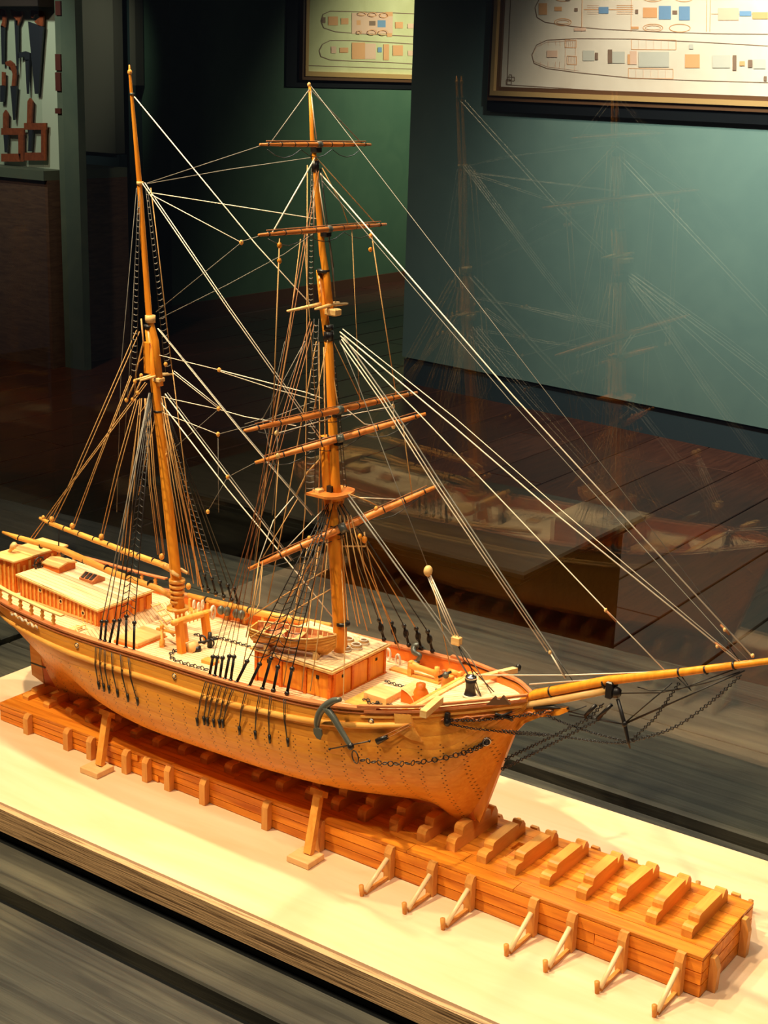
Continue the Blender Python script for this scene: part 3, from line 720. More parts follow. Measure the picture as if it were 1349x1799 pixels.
# ---------------------------------------------------------------- ropes and spars
def rope(name, pts, r=.0008, m_='white_rope', parent=None, sag=0.0, n=5):
    P3 = [p if isinstance(p, Vector) else at(p[0], p[1], Y=p[2] if len(p) > 2 else 0.) for p in pts]
    if sag:
        q = []
        for a, b_ in zip(P3[:-1], P3[1:]):
            for i in range(8):
                t = i/8; q.append(a.lerp(b_, t)-Vector((0, 0, sag*4*t*(1-t))))
        q.append(P3[-1]); P3 = q
    return MB().tube(P3, r, n).obj(name, M[m_], parent or ship)
def block(p, r=.0032, m_='pale', parent=None, name='block'):
    if not isinstance(p, Vector): p = at(p[0], p[1], Y=p[2] if len(p) > 2 else 0.)
    return MB().ball(p, r, 0, 8, 6, 1.25).obj(name, M[m_], parent or ship)
def band(p, axis, R, h, m_='black', parent=None, name='band'):
    p = Vector(p); a = Vector(axis).normalized()*h/2
    return MB().tube([p-a, p+a], R, 12).obj(name, M[m_], parent)
def taper(name, pts, rs, m_='mast', parent=None, n=14):
    P3 = [p if isinstance(p, Vector) else at(p[0], p[1], Y=p[2] if len(p) > 2 else 0.) for p in pts]
    return MB().tube(P3, rs, n).obj(name, M[m_], parent or ship)

# ---- masts
mm = taper('main_mast', [Vector((-.246, 0, .178)), (312, 1040), (300, 930), (278, 720), (270, 655), (261, 572)], [.0085, .0082, .0078, .0068, .0064, .0058])
MB().chamfer_box(tuple(at(262, 655, Y=0)-Vector((.004, .0065, 0))), tuple(at(262, 655, Y=0)+Vector((.0075, .0065, .045))), .001).obj('mast_cheek', M['mast'], mm)
for px, py, r_ in ((278, 722, .0076), (262, 574, .0068)):
    band(at(px, py, Y=0), (0, 0, 1), r_, .003, 'black', mm)
tm = taper('main_topmast', [(281, 678), (273, 600), (262, 558), (250, 395), (245, 322), (231, 165), (228, 128), (227, 114)], [.0052, .0050, .0045, .0040, .0036, .0022, .0018, .0008])
band(at(264, 560, Y=0), (0, 0, 1), .0074, .010, 'pale', tm, 'cap_lashing'); block((228, 127), .0032, 'gold', tm, 'truck')
band(at(262, 573, Y=0), (0, 0, 1), .0080, .0035, 'black', tm); band(at(232, 165, Y=0), (0, 0, 1), .0032, .003, 'grey', tm); band(at(246, 322, Y=0), (0, 0, 1), .0048, .005, 'pale', tm, 'lashing')
for k_ in range(5):
    band(at(311, 1020+k_*9, Y=0), (0, 0, 1), .0122-.0004*k_, .0042, 'gold', mm, 'mast_hoop')
band(at(312, 1068, Y=0), (0, 0, 1), .0165, .0035, 'gold', mm, 'boom_collar')
# crosstrees of the main mast
ct = at(270, 662, Y=0)
MB().chamfer_box((ct.x+.002, -.006, ct.z-.006), (ct.x+.016, .006, ct.z+.001), .0015).obj('crosstree_block', M['pale'], mm)
a = at(231, 664, Y=-.030); b_ = at(303, 647, Y=.030)
for dx in (0, .008):
    MB().tube([Vector((ct.x+dx-.003, -.032, ct.z)), Vector((ct.x+dx, 0, ct.z+.003)), Vector((ct.x+dx-.003, .032, ct.z))], [.0012, .0022, .0012], 6).obj('crosstree', M['pale'], mm)

fm = taper('fore_mast', [Vector((.045, 0, .20)), (597, 1105), (590, 985), (584, 915), (577, 865), (573, 800), (571, 765)], [.0100, .0096, .0092, .0086, .0080, .0070, .0064])
ft = taper('fore_topmast', [(594, 880), (589, 850), (584, 740), (578, 610), (570, 555), (561, 474)], [.0068, .0066, .0062, .0056, .0052, .0044])
fg = taper('fore_topgallant_mast', [(580, 548), (574, 490), (566, 440), (561, 385), (554, 292), (549, 252), (544, 152)], [.0050, .0048, .0044, .0040, .0036, .0030, .0016])
for px, py, r_, h, p_ in ((590, 925, .0092, .004, fm), (573, 770, .0078, .005, fm), (582, 730, .0070, .003, ft), (584, 768, .0072, .006, ft), (568, 476, .0085, .004, fg), (554, 292, .0048, .014, fg), (550, 272, .0034, .010, fg), (577, 590, .0068, .012, ft), (577, 575, .0064, .006, ft), (602, 1095, .0102, .004, fm)):
    band(at(px, py, Y=0), (0, 0, 1), r_, h, 'black', p_)
block((543, 149), .0024, 'pale', fg, 'truck')
# fore top: D shaped platform
tp = at(590, 868, Y=0)
mbp = MB(); poly = []
for i in range(13):
    t = -math.pi/2+math.pi*i/12; poly.append((tp.x+.004+.016*math.cos(t), .030*math.sin(t), tp.z))
poly += [(tp.x-.026, .030, tp.z), (tp.x-.026, -.030, tp.z)]
mbp.prism(poly, (0, 0, .0035)); top = mbp.obj('fore_top', M['yard'], ship)
MB().box((tp.x-.022, -.022, tp.z+.0036), (tp.x-.012, -.010, tp.z+.007)).obj('top_grating', M['pale'], top)
MB().box((tp.x-.008, -.010, tp.z+.0036), (tp.x+.000, .010, tp.z+.012)).obj('mast_wedge', M['black'], top)
for y in (-.012, 0, .012): MB().tube([(tp.x+.004, y*1.2, tp.z), (tp.x, y, tp.z-.020)], .0022, 6).obj('bracket', M['gold'], top)
# fore crosstrees
ft_c = at(573, 540, Y=0)
MB().chamfer_box((ft_c.x+.003, -.007, ft_c.z-.009), (ft_c.x+.020, .006, ft_c.z), .0015).obj('crosstree_block', M['pale'], ft)
for dx in (-.006, .008):
    MB().tube([Vector((ft_c.x+dx-.004, -.066 if dx < 0 else -.028, ft_c.z+.001)), Vector((ft_c.x+dx, 0, ft_c.z+.004)), Vector((ft_c.x+dx-.004, .040, ft_c.z+.001))], [.0016, .0028, .0014], 6).obj('crosstree', M['pale'], ft)

# ---- yards: symmetric about their sling point, solved from both ends
def yard(name, L, R, X, r, label=None, bands=9):
    L = np.array(L, float); R = np.array(R, float); q = np.array([.5*(at(*L, X=X).z+at(*R, X=X).z), 0., -.15, 0.])
    def res(q):
        c = np.array([X, 0, q[0]]); w_ = np.array([q[1], q[2], q[3]])
        return np.concatenate([proj(c+w_)-L, proj(c-w_)-R])
    for _ in range(30):
        r0 = res(q); J = np.array([(res(q+1e-5*e)-r0)/1e-5 for e in np.eye(4)]).T
        q = q-np.linalg.lstsq(J, r0, rcond=1e-6)[0]
    c = Vector((X, 0, q[0])); w_ = Vector(q[1:])
    pts = [c+w_*t for t in (1, .7, .4, 0, -.4, -.7, -1)]
    y = MB().tube(pts, [r*.5, r*.75, r*.95, r, r*.95, r*.75, r*.5], 12).obj(name, M['yard'], ship)
    if label: y['label'] = label
    for k_ in range(bands):
        t = -.88+1.76*k_/(bands-1); band(c+w_*t, w_, r*(1.18-.35*abs(t)), .0016, 'black', y, 'iron_hoop')
    band(c, w_, r*1.35, .010, 'grey', y, 'sling'); 
    MB().chamfer_box(tuple(c+Vector((-.009, -.005, -.010))), tuple(c+Vector((.001, .005, -.002))), .001).obj('truss', M['black'], y)
    MB().tube([c+w_*t+Vector((0, 0, r*1.35)) for t in (.9, .45, 0, -.45, -.9)], .0007, 5).obj('jackstay', M['brown_rope'], y)
    fr = []
    for k_ in range(13):
        t = .85-1.7*k_/12; fr.append(c+w_*t+Vector((-.003, 0, -.006-.010*abs(math.sin(k_*math.pi/4)))))
    MB().tube(fr, .0005, 4).obj('footrope', M['black'], y)
    return c, w_, y
Y1 = yard('royal_yard', (457, 254), (651, 254), at(551, 254, Y=0).x+.008, .0030, 'shortest and topmost yard')
Y2 = yard('topgallant_yard', (455, 413), (678, 394), at(566, 404, Y=0).x+.010, .0034)
Y3 = yard('upper_topsail_yard', (430, 757), (732, 690), at(583, 722, Y=0).x+.011, .0044)
Y4 = yard('lower_topsail_yard', (448, 813), (748, 727), at(584, 768, Y=0).x+.013, .0044)
Y5 = yard('fore_yard', (437, 1000), (766, 855), at(585, 922, Y=0).x+.016, .0052, 'lowest and longest yard')

# ---- boom and gaff
bm = taper('boom', [(5, 935), (30, 944), (110, 966), (200, 1007), (280, 1035), (300, 1048)], [.0022, .0042, .0052, .0052, .0045, .0040], 'gold')
gf = taper('gaff', [(70, 910), (90, 920), (170, 950), (240, 976), (285, 992), (305, 1002)], [.0022, .0036, .0046, .0048, .0048, .0055], 'gold')
for i in range(7): band(at(35+i*38, 945+i*13.2, Y=0), at(200, 1007, Y=0)-at(110, 966, Y=0), .0056, .0012, 'black', bm)
for i in range(8): band(at(88+i*26, 919+i*9.3, Y=0), at(240, 976, Y=0)-at(170, 950, Y=0), .0049, .0011, 'black', gf)
for s in (-1, 1):
    MB().tube([at(300, 998, Y=0), at(308, 1003, Y=0)+Vector((.004, s*.009, 0)), at(316, 1008, Y=0)+Vector((.006, s*.009, 0))], [.004, .0032, .0022], 8).obj('gaff_jaw', M['pale'], gf)
block((76, 909), .0028, 'gold', gf)
rope('boom_lashing', [(104, 928), (103, 958), (108, 970)], .0010, 'black')

# ---- bowsprit, jibboom, dolphin striker
bs_ = taper('bowsprit', [(905, 1243), (925, 1238), (1000, 1225), (1072, 1211)], [.0055, .0058, .0056, .0050], 'pale')
jb = taper('jibboom', [(914, 1230), (928, 1226), (940, 1220), (1070, 1195), (1190, 1182), (1290, 1169), (1362, 1160)], [.0022, .0048, .0062, .0058, .0048, .0042, .0036], 'mast')
cp = at(1072, 1205, Y=0); MB().chamfer_box((cp.x-.002, -.0085, cp.z-.014), (cp.x+.006, .0085, cp.z+.008), .0015).obj('bowsprit_cap', M['black'], jb)
cp = at(1082, 1212, Y=0); MB().ball(cp-Vector((0, 0, .003)), .0075).obj('cap_iron', M['black'], jb)
for px, py in ((968, 1215), (1062, 1200), (1194, 1181), (1290, 1169), (1240, 1177)):
    band(at(px, py, Y=0), at(1190, 1182, Y=0)-at(1070, 1195, Y=0), .0068 if px < 1100 else .0055, .0022, 'black', jb)
ds = taper('dolphin_striker', [(1085, 1228), (1097, 1272), (1103, 1300), (1107, 1315)], [.0022, .0026, .0020, .0008], 'black')
block((1097, 1272), .0036, 'black', ds, 'striker_hoop')

def chain(name, pts, link_r=.0022, wire=.0007, m_='black', parent=None, step=None):
    P3 = [p if isinstance(p, Vector) else at(p[0], p[1], Y=p[2] if len(p) > 2 else 0.) for p in pts]
    step = step or link_r*1.9; mb_ = MB(); k_ = 0
    for a, b_ in zip(P3[:-1], P3[1:]):
        d = (b_-a); L_ = d.length; nn = max(1, int(L_/step)); d.normalize()
        ref = Vector((0, 0, 1)) if abs(d.z) < .8 else Vector((1, 0, 0)); x = d.cross(ref).normalized()
        for i in range(nn):
            c = a.lerp(b_, (i+.5)/nn); ax = x if k_ % 2 else d.cross(x).normalized()
            mb_.ring(c, ax, link_r, wire, 8, 4); k_ += 1
    o = mb_.obj(name, M[m_], parent or ship); o['kind'] = 'stuff'; return o
def curve(pts, n=24):      # smooth path through 3D points
    P3 = [np.array(p if isinstance(p, Vector) else at(p[0], p[1], Y=p[2] if len(p) > 2 else 0.)) for p in pts]
    t = np.linspace(0, 1, len(P3)); fs = [herm(t, [p[i] for p in P3]) for i in range(3)]
    return [Vector([f(u) for f in fs]) for u in np.linspace(0, 1, n)]
chain('bobstay_chain', [(1060, 1236), (1035, 1262), (885, 1335)], .0018, .00085)
chain('bobstay_chain', [(1072, 1240), (1048, 1266), (881, 1352)], .0018, .00085)
MB().tube([at(1046, 1239, Y=0), at(1028, 1258, Y=0)], .0026, 6).obj('bobstay_shackle', M['black'], ship)
MB().tube([at(1074, 1238, Y=0), at(1050, 1262, Y=0)], .0026, 6).obj('bobstay_shackle', M['black'], ship)
chain('martingale_chain', curve([(1106, 1303), (1180, 1280), (1240, 1240), (1302, 1186)], 14), .0017, .0008)
chain('martingale_chain', [(1106, 1303), (1150, 1262), (1193, 1200)], .0016, .0008)
chain('martingale_chain', curve([(1106, 1305), (1060, 1304), (960, 1290), (880, 1283, -.05)], 12), .0013, .0006)
chain('martingale_chain', curve([(1104, 1304), (1040, 1287), (985, 1268), (960, 1256, -.01)], 10), .0015, .0007)
for p in ([(1098, 1270), (1180, 1200)], [(1098, 1270), (1300, 1182)], [(1098, 1273), (1000, 1256)], [(1098, 1273), (990, 1248)], [(1098, 1272), (1308, 1178)], [(1030, 1240), (1010, 1248), (998, 1251)],
          [(1120, 1207), (1140, 1213), (1190, 1212), (1290, 1176)], [(1086, 1218), (1160, 1217), (1240, 1200), (1300, 1180)], [(1186, 1186), (1214, 1213), (1196, 1186)]):
    rope('guy_line', p, .0008, 'black')

# ---- head stays (all on the centreline)
for p, r_, m_ in ([[(546, 151), (1316, 1153)], .0004, 'grey_rope'], [[(563, 305), (900, 694), (1323, 1155)], .0009, 'white_rope'], [[(566, 318), (895, 703), (1262, 1108), (1320, 1165)], .0005, 'grey_rope'],
                  [[(597, 583), (800, 752), (980, 906), (1300, 1165)], .0009, 'white_rope'], [[(602, 578), (800, 735), (990, 900), (1300, 1161)], .0006, 'white_rope'],
                  [[(598, 590), (734, 725), (1060, 1067), (1170, 1180)], .0008, 'white_rope'], [[(596, 600), (669, 704), (764, 854), (961, 1145)], .0008, 'white_rope'],
                  [[(600, 596), (673, 700), (770, 853), (966, 1143)], .0008, 'white_rope'], [[(604, 592), (678, 698), (776, 851), (972, 1146), (994, 1190)], .0010, 'grey_rope'],
                  [[(608, 872), (768, 1094), (846, 1226)], .0012, 'grey_rope'], [[(612, 868), (772, 1090), (823, 1150), (863, 1218)], .0008, 'grey_rope'],
                  [[(597, 598), (625, 665), (680, 810), (752, 998)], .0006, 'grey_rope'], [[(972, 1146), (1026, 1226)], .0006, 'black'],
                  [[(835, 1186), (1000, 1186), (1168, 1180)], .0009, 'white_rope'], [[(930, 1202), (1100, 1190), (1296, 1166)], .0010, 'white_rope'],
                  [[(1262, 1108), (1300, 1163)], .0006, 'black'], [[(966, 1146), (993, 1192)], .0010, 'white_rope'], [[(757, 1012), (772, 1080), (790, 1168)], .0007, 'tan_rope'],
                  [[(802, 1128), (815, 1160), (868, 1216)], .0007, 'black'], [[(802, 1128), (824, 1165), (846, 1226)], .0007, 'black']):
    rope('stay', p, r_, m_)
for p in ((1064, 1072), (1260, 1135), (1273, 1106), (1322, 1152), (966, 1146)): block(p, .0022, 'pale')
for p in ([(1062, 1070), (1083, 1092)], [(1256, 1129), (1276, 1143)], [(1266, 1097), (1282, 1115)]): rope('stay_seizing', p, .0015, 'brown_rope')
block((752, 1003), .0060, 'pale', None, 'tackle_block'); 
for dx in (-5, 0, 5): rope('tackle_fall', [(752+dx*.6, 1008), (802+dx, 1122)], .0009, 'white_rope')
p = at(802, 1125, Y=0); MB().chamfer_box(tuple(p-Vector((.006, .004, .006))), tuple(p+Vector((.006, .004, .005))), .001).obj('tackle_block', M['pale'], ship)

# ---- stays between the masts
for p, r_, m_ in ([[(236, 170), (450, 430), (544, 533)], .0008, 'white_rope'], [[(250, 322), (400, 542), (565, 775)], .0007, 'white_rope'], [[(254, 321), (404, 541), (568, 772)], .0006, 'white_rope'],
                  [[(277, 577), (417, 750), (548, 905)], .0009, 'white_rope'], [[(281, 580), (421, 752), (552, 906)], .0008, 'grey_rope'],
                  [[(277, 700), (400, 860), (513, 996), (592, 1094)], .0009, 'white_rope'], [[(290, 692), (400, 838), (512, 985)], .0009, 'white_rope'], [[(294, 690), (404, 836), (516, 986)], .0006, 'grey_rope'],
                  [[(258, 322), (458, 256, -.07)], .0005, 'grey_rope'], [[(258, 323), (400, 298, .05), (560, 275)], .0005, 'grey_rope'], [[(262, 338), (560, 385)], .0006, 'white_rope'],
                  [[(262, 340), (422, 425, -.03)], .0006, 'white_rope'], [[(422, 425, -.03), (455, 415, -.09)], .0005, 'grey_rope'], [[(424, 426, -.03), (274, 548)], .0005, 'grey_rope'],
                  [[(280, 560), (400, 500), (500, 446), (562, 402)], .0005, 'grey_rope'], [[(280, 624), (385, 650)], .0006, 'white_rope'], [[(385, 650), (540, 690), (566, 700)], .0007, 'white_rope'],
                  [[(385, 652), (480, 683), (560, 704)], .0006, 'white_rope'], [[(304, 655), (384, 718)], .0006, 'white_rope'], [[(306, 652), (386, 716)], .0006, 'white_rope'], [[(284, 697), (384, 719)], .0006, 'white_rope'],
                  [[(384, 719), (430, 732), (520, 748)], .0006, 'white_rope'], [[(286, 725), (383, 763)], .0006, 'white_rope'], [[(383, 763), (450, 745), (560, 702)], .0005, 'grey_rope'],
                  [[(383, 763), (384, 900)], .0004, 'grey_rope'], [[(384, 719), (291, 800)], .0004, 'grey_rope'], [[(400, 838), (365, 898)], .0004, 'grey_rope'], [[(430, 745), (462, 735, -.04)], .0005, 'grey_rope'],
                  [[(460, 738, -.04), (536, 599)], .0006, 'grey_rope'], [[(478, 745), (535, 605)], .0005, 'grey_rope'], [[(400, 838), (448, 813, -.1)], .0004, 'grey_rope'],
                  [[(460, 735, -.05), (486, 830), (478, 905)], .0005, 'grey_rope'], [[(500, 600), (478, 700), (440, 1050)], .0003, 'grey_rope']):
    rope('stay', p, r_, m_)
for p in ((424, 426, -.03), (385, 650), (384, 718), (383, 763), (400, 838), (365, 899)): block(p, .0028, 'gold')
# ---- lifts, sheets and halyards of the yards
def yp(Yd, t): return Yd[0]+Yd[1]*t
tops = {'royal': at(544, 156, Y=0), 'tg': at(554, 290, Y=0), 'ts': at(575, 560, Y=0), 'cap': at(578, 768, Y=0)}
for t in (.85, -.85):
    rope('lift', [tops['royal'], yp(Y1, t)], .0007, 'grey_rope'); rope('lift', [tops['tg']+Vector((0, 0, .01)), yp(Y2, t*.98)], .0010 if t > 0 else .0006, 'white_rope' if t > 0 else 'tan_rope')
    rope('lift', [at(578, 585, Y=0), yp(Y3, t*.35)], .0006, 'tan_rope'); rope('lift', [at(590, 872, Y=0), yp(Y5, t*.8)], .0007, 'white_rope')
    rope('sheet', [yp(Y2, t*.85)+Vector((0, 0, -.006)), yp(Y3, t*.85)], .0008, 'tan_rope'); rope('sheet', [yp(Y4, t*.85), yp(Y5, t*.88)], .0007, 'tan_rope')
    rope('sheet', [yp(Y2, t*.45), yp(Y3, t*.3)], .0005, 'tan_rope')
    block(yp(Y2, t*.85)+Vector((0, 0, -.014)), .0030, 'mast'); block(yp(Y2, t*.85)+Vector((0, 0, -.032)), .0028, 'mast')
    block(yp(Y5, t*.42)+Vector((0, 0, .006)), .003, 'gold'); block(yp(Y3, t*.8)+Vector((0, 0, -.012)), .0030, 'pale'); block(yp(Y3, t*.8)+Vector((.002, 0, -.040)), .0030, 'pale')
    rope('clewline', [yp(Y3, t*.8), yp(Y3, t*.8)+Vector((.002, 0, -.04))], .0006, 'white_rope'); rope('clewline', [yp(Y3, t*.8)+Vector((0, 0, -.012)), yp(Y3, 0)+Vector((-.01, 0, -.012))], .0007, 'white_rope')
for p, r_, m_ in ([[(540, 290), (539, 600), (536, 900), (520, 1060, -.03)], .0007, 'tan_rope'], [[(528, 420), (505, 610), (475, 780), (440, 1062, -.06)], .0007, 'tan_rope'],
                  [[(553, 300), (551, 400), (545, 405)], .0010, 'white_rope'], [[(556, 600), (530, 740), (505, 880), (470, 1060, -.05)], .0008, 'tan_rope'], [[(560, 600), (562, 800), (556, 1000)], .0008, 'tan_rope'],
                  [[(569, 610), (571, 760), (566, 900)], .0010, 'tan_rope'], [[(566, 295), (600, 360, .02), (612, 395, .05)], .0006, 'tan_rope'], [[(578, 610), (592, 700), (594, 718)], .0006, 'tan_rope'],
                  [[(557, 300), (572, 400)], .0007, 'white_rope'], [[(546, 160), (556, 245)], .0007, 'white_rope'], [[(614, 868, 0), (650, 882, .03), (672, 893, .07)], .0009, 'tan_rope'],
                  [[(610, 720), (640, 745, .04), (664, 748, .06)], .0007, 'white_rope'], [[(516, 872, -.03), (480, 915, -.06), (455, 985, -.10)], .0007, 'white_rope'],
                  [[(523, 876, -.03), (500, 915, -.05), (462, 978, -.09)], .0007, 'tan_rope'], [[(583, 785), (540, 830, -.01), (520, 870, -.03)], .0014, 'tan_rope'], [[(455, 985, -.09), (446, 1050, -.11), (432, 1120, -.12)], .0008, 'tan_rope'],
                  [[(462, 985, -.08), (455, 1060, -.1), (446, 1080, -.12)], .0006, 'tan_rope'], [[(640, 935, .03), (642, 960, .02), (586, 960)], .0012, 'tan_rope'], [[(600, 1000), (570, 950), (545, 990), (500, 1062)], .0012, 'tan_rope'],
                  [[(440, 1120, -.10), (520, 1070, -.02), (590, 1030)], .0010, 'tan_rope'], [[(430, 1090, -.05), (500, 1045, -.02), (575, 1000)], .0009, 'tan_rope']):
    rope('running_line', p, r_, m_)
for i in range(4):
    rope('halyard', [(578+i*7, 880), (572-8*i, 960), (552-i*14, 1100, -.01)], .0008, 'tan_rope')
    rope('halyard', [(598+i*6, 905), (604+i*12, 1000), (612+i*20, 1095, .06)], .0008, 'tan_rope')
    block((576+i*6, 884), .0020, 'gold')
for p in ([(640, 940, .02), (655, 1010, .06), (675, 1070, .1), (702, 1142, .105)], [(632, 940), (640, 1000, .05), (668, 1085, .11)]): rope('halyard', p, .0008, 'tan_rope')
block((640, 948, .02), .004, 'mast'); block((632, 942), .003, 'mast')
for p in ([(545, 1214, -.114), (566, 1070, -.05), (578, 930)], [(603, 1224, -.112), (606, 1110, -.03), (600, 1000)], [(530, 1212, -.114), (548, 1040, -.05), (560, 960)], [(498, 1205, -.114), (520, 1060, -.06), (540, 960)],
          [(590, 900), (607, 1000, .03), (628, 1100, .10)], [(594, 900), (616, 1000, .04), (645, 1108, .10)], [(425, 1180, -.116), (436, 1120, -.11), (447, 1060, -.10), (462, 985, -.09)]):
    rope('halyard', p, .0007, 'tan_rope')
# ---- gaff tackles and halyards of the main mast
for p in ([(240, 580), (122, 850), (90, 914)], [(245, 583), (127, 852), (95, 916)], [(255, 672), (125, 848), (54, 945)], [(258, 674), (130, 845), (58, 948)], [(229, 660), (166, 822), (126, 926)],
          [(231, 662), (169, 822), (130, 928)], [(239, 702), (205, 820), (176, 944)], [(243, 702), (211, 820), (181, 944)], [(246, 700), (232, 830), (215, 1000)], [(249, 700), (236, 850), (222, 1010)],
          [(254, 700), (262, 850), (277, 975)], [(256, 700), (265, 850), (280, 975)], [(259, 700), (270, 850), (287, 975)], [(262, 690), (273, 850), (289, 975)], [(276, 722), (255, 810), (243, 870)],
          [(278, 700), (300, 850), (326, 1000)], [(281, 700), (305, 850), (332, 1010)], [(284, 698), (310, 850), (340, 1025, .03)], [(288, 696), (318, 860), (356, 1040, .07)], [(262, 600), (285, 740), (320, 880), (352, 1030, .09)],
          [(303, 650), (325, 830), (348, 1030, .10)], [(265, 330), (283, 480), (302, 650)], [(272, 735), (291, 800), (285, 850)], [(260, 705), (243, 730), (218, 920), (212, 985)], [(262, 618), (240, 640), (236, 700)]):
    rope('halyard', p, .0007, 'tan_rope')
for p in ((91, 912), (127, 924), (178, 943), (284, 978), (222, 703), (233, 702), (242, 690), (276, 716), (291, 799), (331, 1030), (237, 670), (248, 660), (291, 640)): block(p, .0040 if p[1] > 900 else .0028, 'gold')
for p in ([(240, 665), (222, 703)], [(248, 668), (233, 702)], [(248, 560), (252, 600), (240, 650), (238, 665)]): rope('tackle_fall', p, .0012, 'tan_rope')
for p in ([(240, 330), (213, 640), (205, 900)], [(244, 330), (228, 640), (218, 780)]): rope('backstay', p, .0004, 'grey_rope')

# ---- shrouds, ratlines, deadeyes, chainplates
def rungs(name, A0, A1, B0, B1, n, r_=.0006, m_='black', sagz=.0012):
    mb_ = MB()
    for i in range(1, n):
        t = i/n; a, b_ = A0.lerp(A1, t), B0.lerp(B1, t); c = (a+b_)/2-Vector((0, 0, sagz))
        mb_.tube([a, c, b_], r_, 4)
    o = mb_.obj(name, M[m_], ship); o['kind'] = 'stuff'; return o
def deadeye_pair(lo, hi, par):
    d = (hi-lo).normalized()
    x = Vector((1, 0, 0)); 
    for p in (lo, hi):
        mb_ = MB(); mb_.tube([p-Vector((0, .0018, 0)), p+Vector((0, .0018, 0))], .0030, 8); mb_.obj('deadeye', M['black'], par)
    MB().ball(lo+Vector((0, 0, -.0035)), .0020).obj('strop_end', M['pale'], par)
    for dx in (-.0016, 0, .0016):
        MB().tube([lo+x*dx, hi+x*dx], .0008, 4).obj('lanyard', M['black'], par)
fore_near = [(368, 1187, 374, 1154, (545, 560)), (377, 1188, 382, 1155, (548, 565)), (386, 1192, 391, 1156, (552, 570)), (395, 1194, 403, 1153, (556, 300)), (405, 1196, 411, 1154, (560, 300)),
             (415, 1200, 434, 1162, (574, 885)), (437, 1207, 456, 1167, (577, 885)), (461, 1210, 476, 1157, (580, 885)), (480, 1213, 488, 1172, (582, 885)), (504, 1218, 513, 1175, (585, 885))]
plates = [(346, 1268), (358, 1266), (364, 1268), (375, 1270), (385, 1271), (391, 1271), (420, 1283), (448, 1291), (473, 1298), (505, 1304)]
def plate(p_top, px, py):
    # foot of the chainplate on the hull side below the rub strake
    y = -.122
    for _ in range(6):
        q = at(px, py, Y=y); y = -(hull_y(q.x, q.z)+.0015)
    q = at(px, py, Y=y)
    mid = Vector((p_top.x*.55+q.x*.45, -(hull_y(p_top.x*.55+q.x*.45, p_top.z*.55+q.z*.45)+.0052), p_top.z*.55+q.z*.45))
    cp_ = MB().tube([p_top, mid, q], .0007, 5).obj('chainplate', M['black'], ship)
    MB().tube([p_top+Vector((.003, 0, 0)), mid+Vector((.002, 0, 0)), q], .0005, 5).obj('preventer_bar', M['black'], cp_)
    MB().tube([q+Vector((0, 0, .006)), q-Vector((-.001, 0, .006))], [.0024, .0014], 6).obj('bolt_plate', M['black'], cp_)
sh_f = []
for (lx, ly, ux, uy, tpx), (qx, qy) in zip(fore_near, plates):
    yl = -.1185
    lo = at(lx, ly, Y=yl); hi = at(ux, uy, Y=yl+.004); tp3 = at(tpx[0], tpx[1], Y=-.008)
    o = rope('shroud', [hi, tp3], .0008 if tpx[1] > 800 else .0005, 'black' if tpx[1] > 800 else 'brown_rope'); deadeye_pair(lo, hi, o); sh_f.append((hi, tp3)); 
    plate(Vector((lo.x, -(hb(lo.x)+.0035), lo.z-.006)), qx, qy)
for a, b_ in zip(sh_f[5:-1], sh_f[6:]): rungs('ratlines', a[0], a[1], b_[0], b_[1], 24)
main_near = [(176, 1126, 179, 1092), (184, 1127, 187, 1092), (192, 1131, 201, 1091), (205, 1136, 210, 1090), (221, 1139, 222, 1083), (235, 1144, 236, 1094)]
mplates = [(173, 1204), (182, 1208), (191, 1211), (206, 1218), (224, 1226), (241, 1232)]
sh_m = []
for (lx, ly, ux, uy), (qx, qy) in zip(main_near, mplates):
    lo = at(lx, ly, Y=-.112); hi = at(ux, uy, Y=-.108); tp3 = at(262+(lx-176)*.1, 690, Y=-.007)
    o = rope('shroud', [hi, tp3], .0008, 'black' if lx > 190 else 'grey_rope'); deadeye_pair(lo, hi, o); sh_m.append((hi, tp3)); plate(Vector((lo.x, -(hb(lo.x)+.0035), lo.z-.006)), qx, qy)
rungs('ratlines', sh_m[3][0], sh_m[3][1], sh_m[4][0], sh_m[4][1], 34); rungs('ratlines', sh_m[4][0], sh_m[4][1], sh_m[5][0], sh_m[5][1], 34)
# far side
sh = []
for i, x in enumerate((.028, .05, .072, .094, .115)):
    lo = Vector((x, hb(x)-.002, hz(x)+.006)); hi = lo+Vector((-.004, -.008, .030)); tp3 = at(590+i*3, 885, Y=.008)
    o = rope('shroud', [hi, tp3], .0008, 'tan_rope' if i % 2 else 'black'); deadeye_pair(lo, hi, o); sh.append((hi, tp3))
    o = MB().ring(hi.lerp(lo, .4), (0, 1, 0), .006, .0014, 12, 5, 0, .6).obj('rope_coil', M['black'], ship)
sh = []
for i, (px, py) in enumerate(((355, 1030), (366, 1036), (379, 1042), (393, 1048), (407, 1054), (418, 1060))):
    lo = at(px, py, Y=.116); hi = at(px-7, py-26, Y=.112); tp3 = at(282+i*.6, 700, Y=.006)
    o = rope('shroud', [hi, tp3], .0007, 'black' if i > 2 else 'tan_rope'); deadeye_pair(lo, hi, o); sh.append((hi, tp3))
rungs('ratlines', sh[1][0], sh[1][1], sh[2][0], sh[2][1], 30, .0006, 'black'); rungs('ratlines', sh[2][0], sh[2][1], sh[3][0], sh[3][1], 30, .0006, 'black')
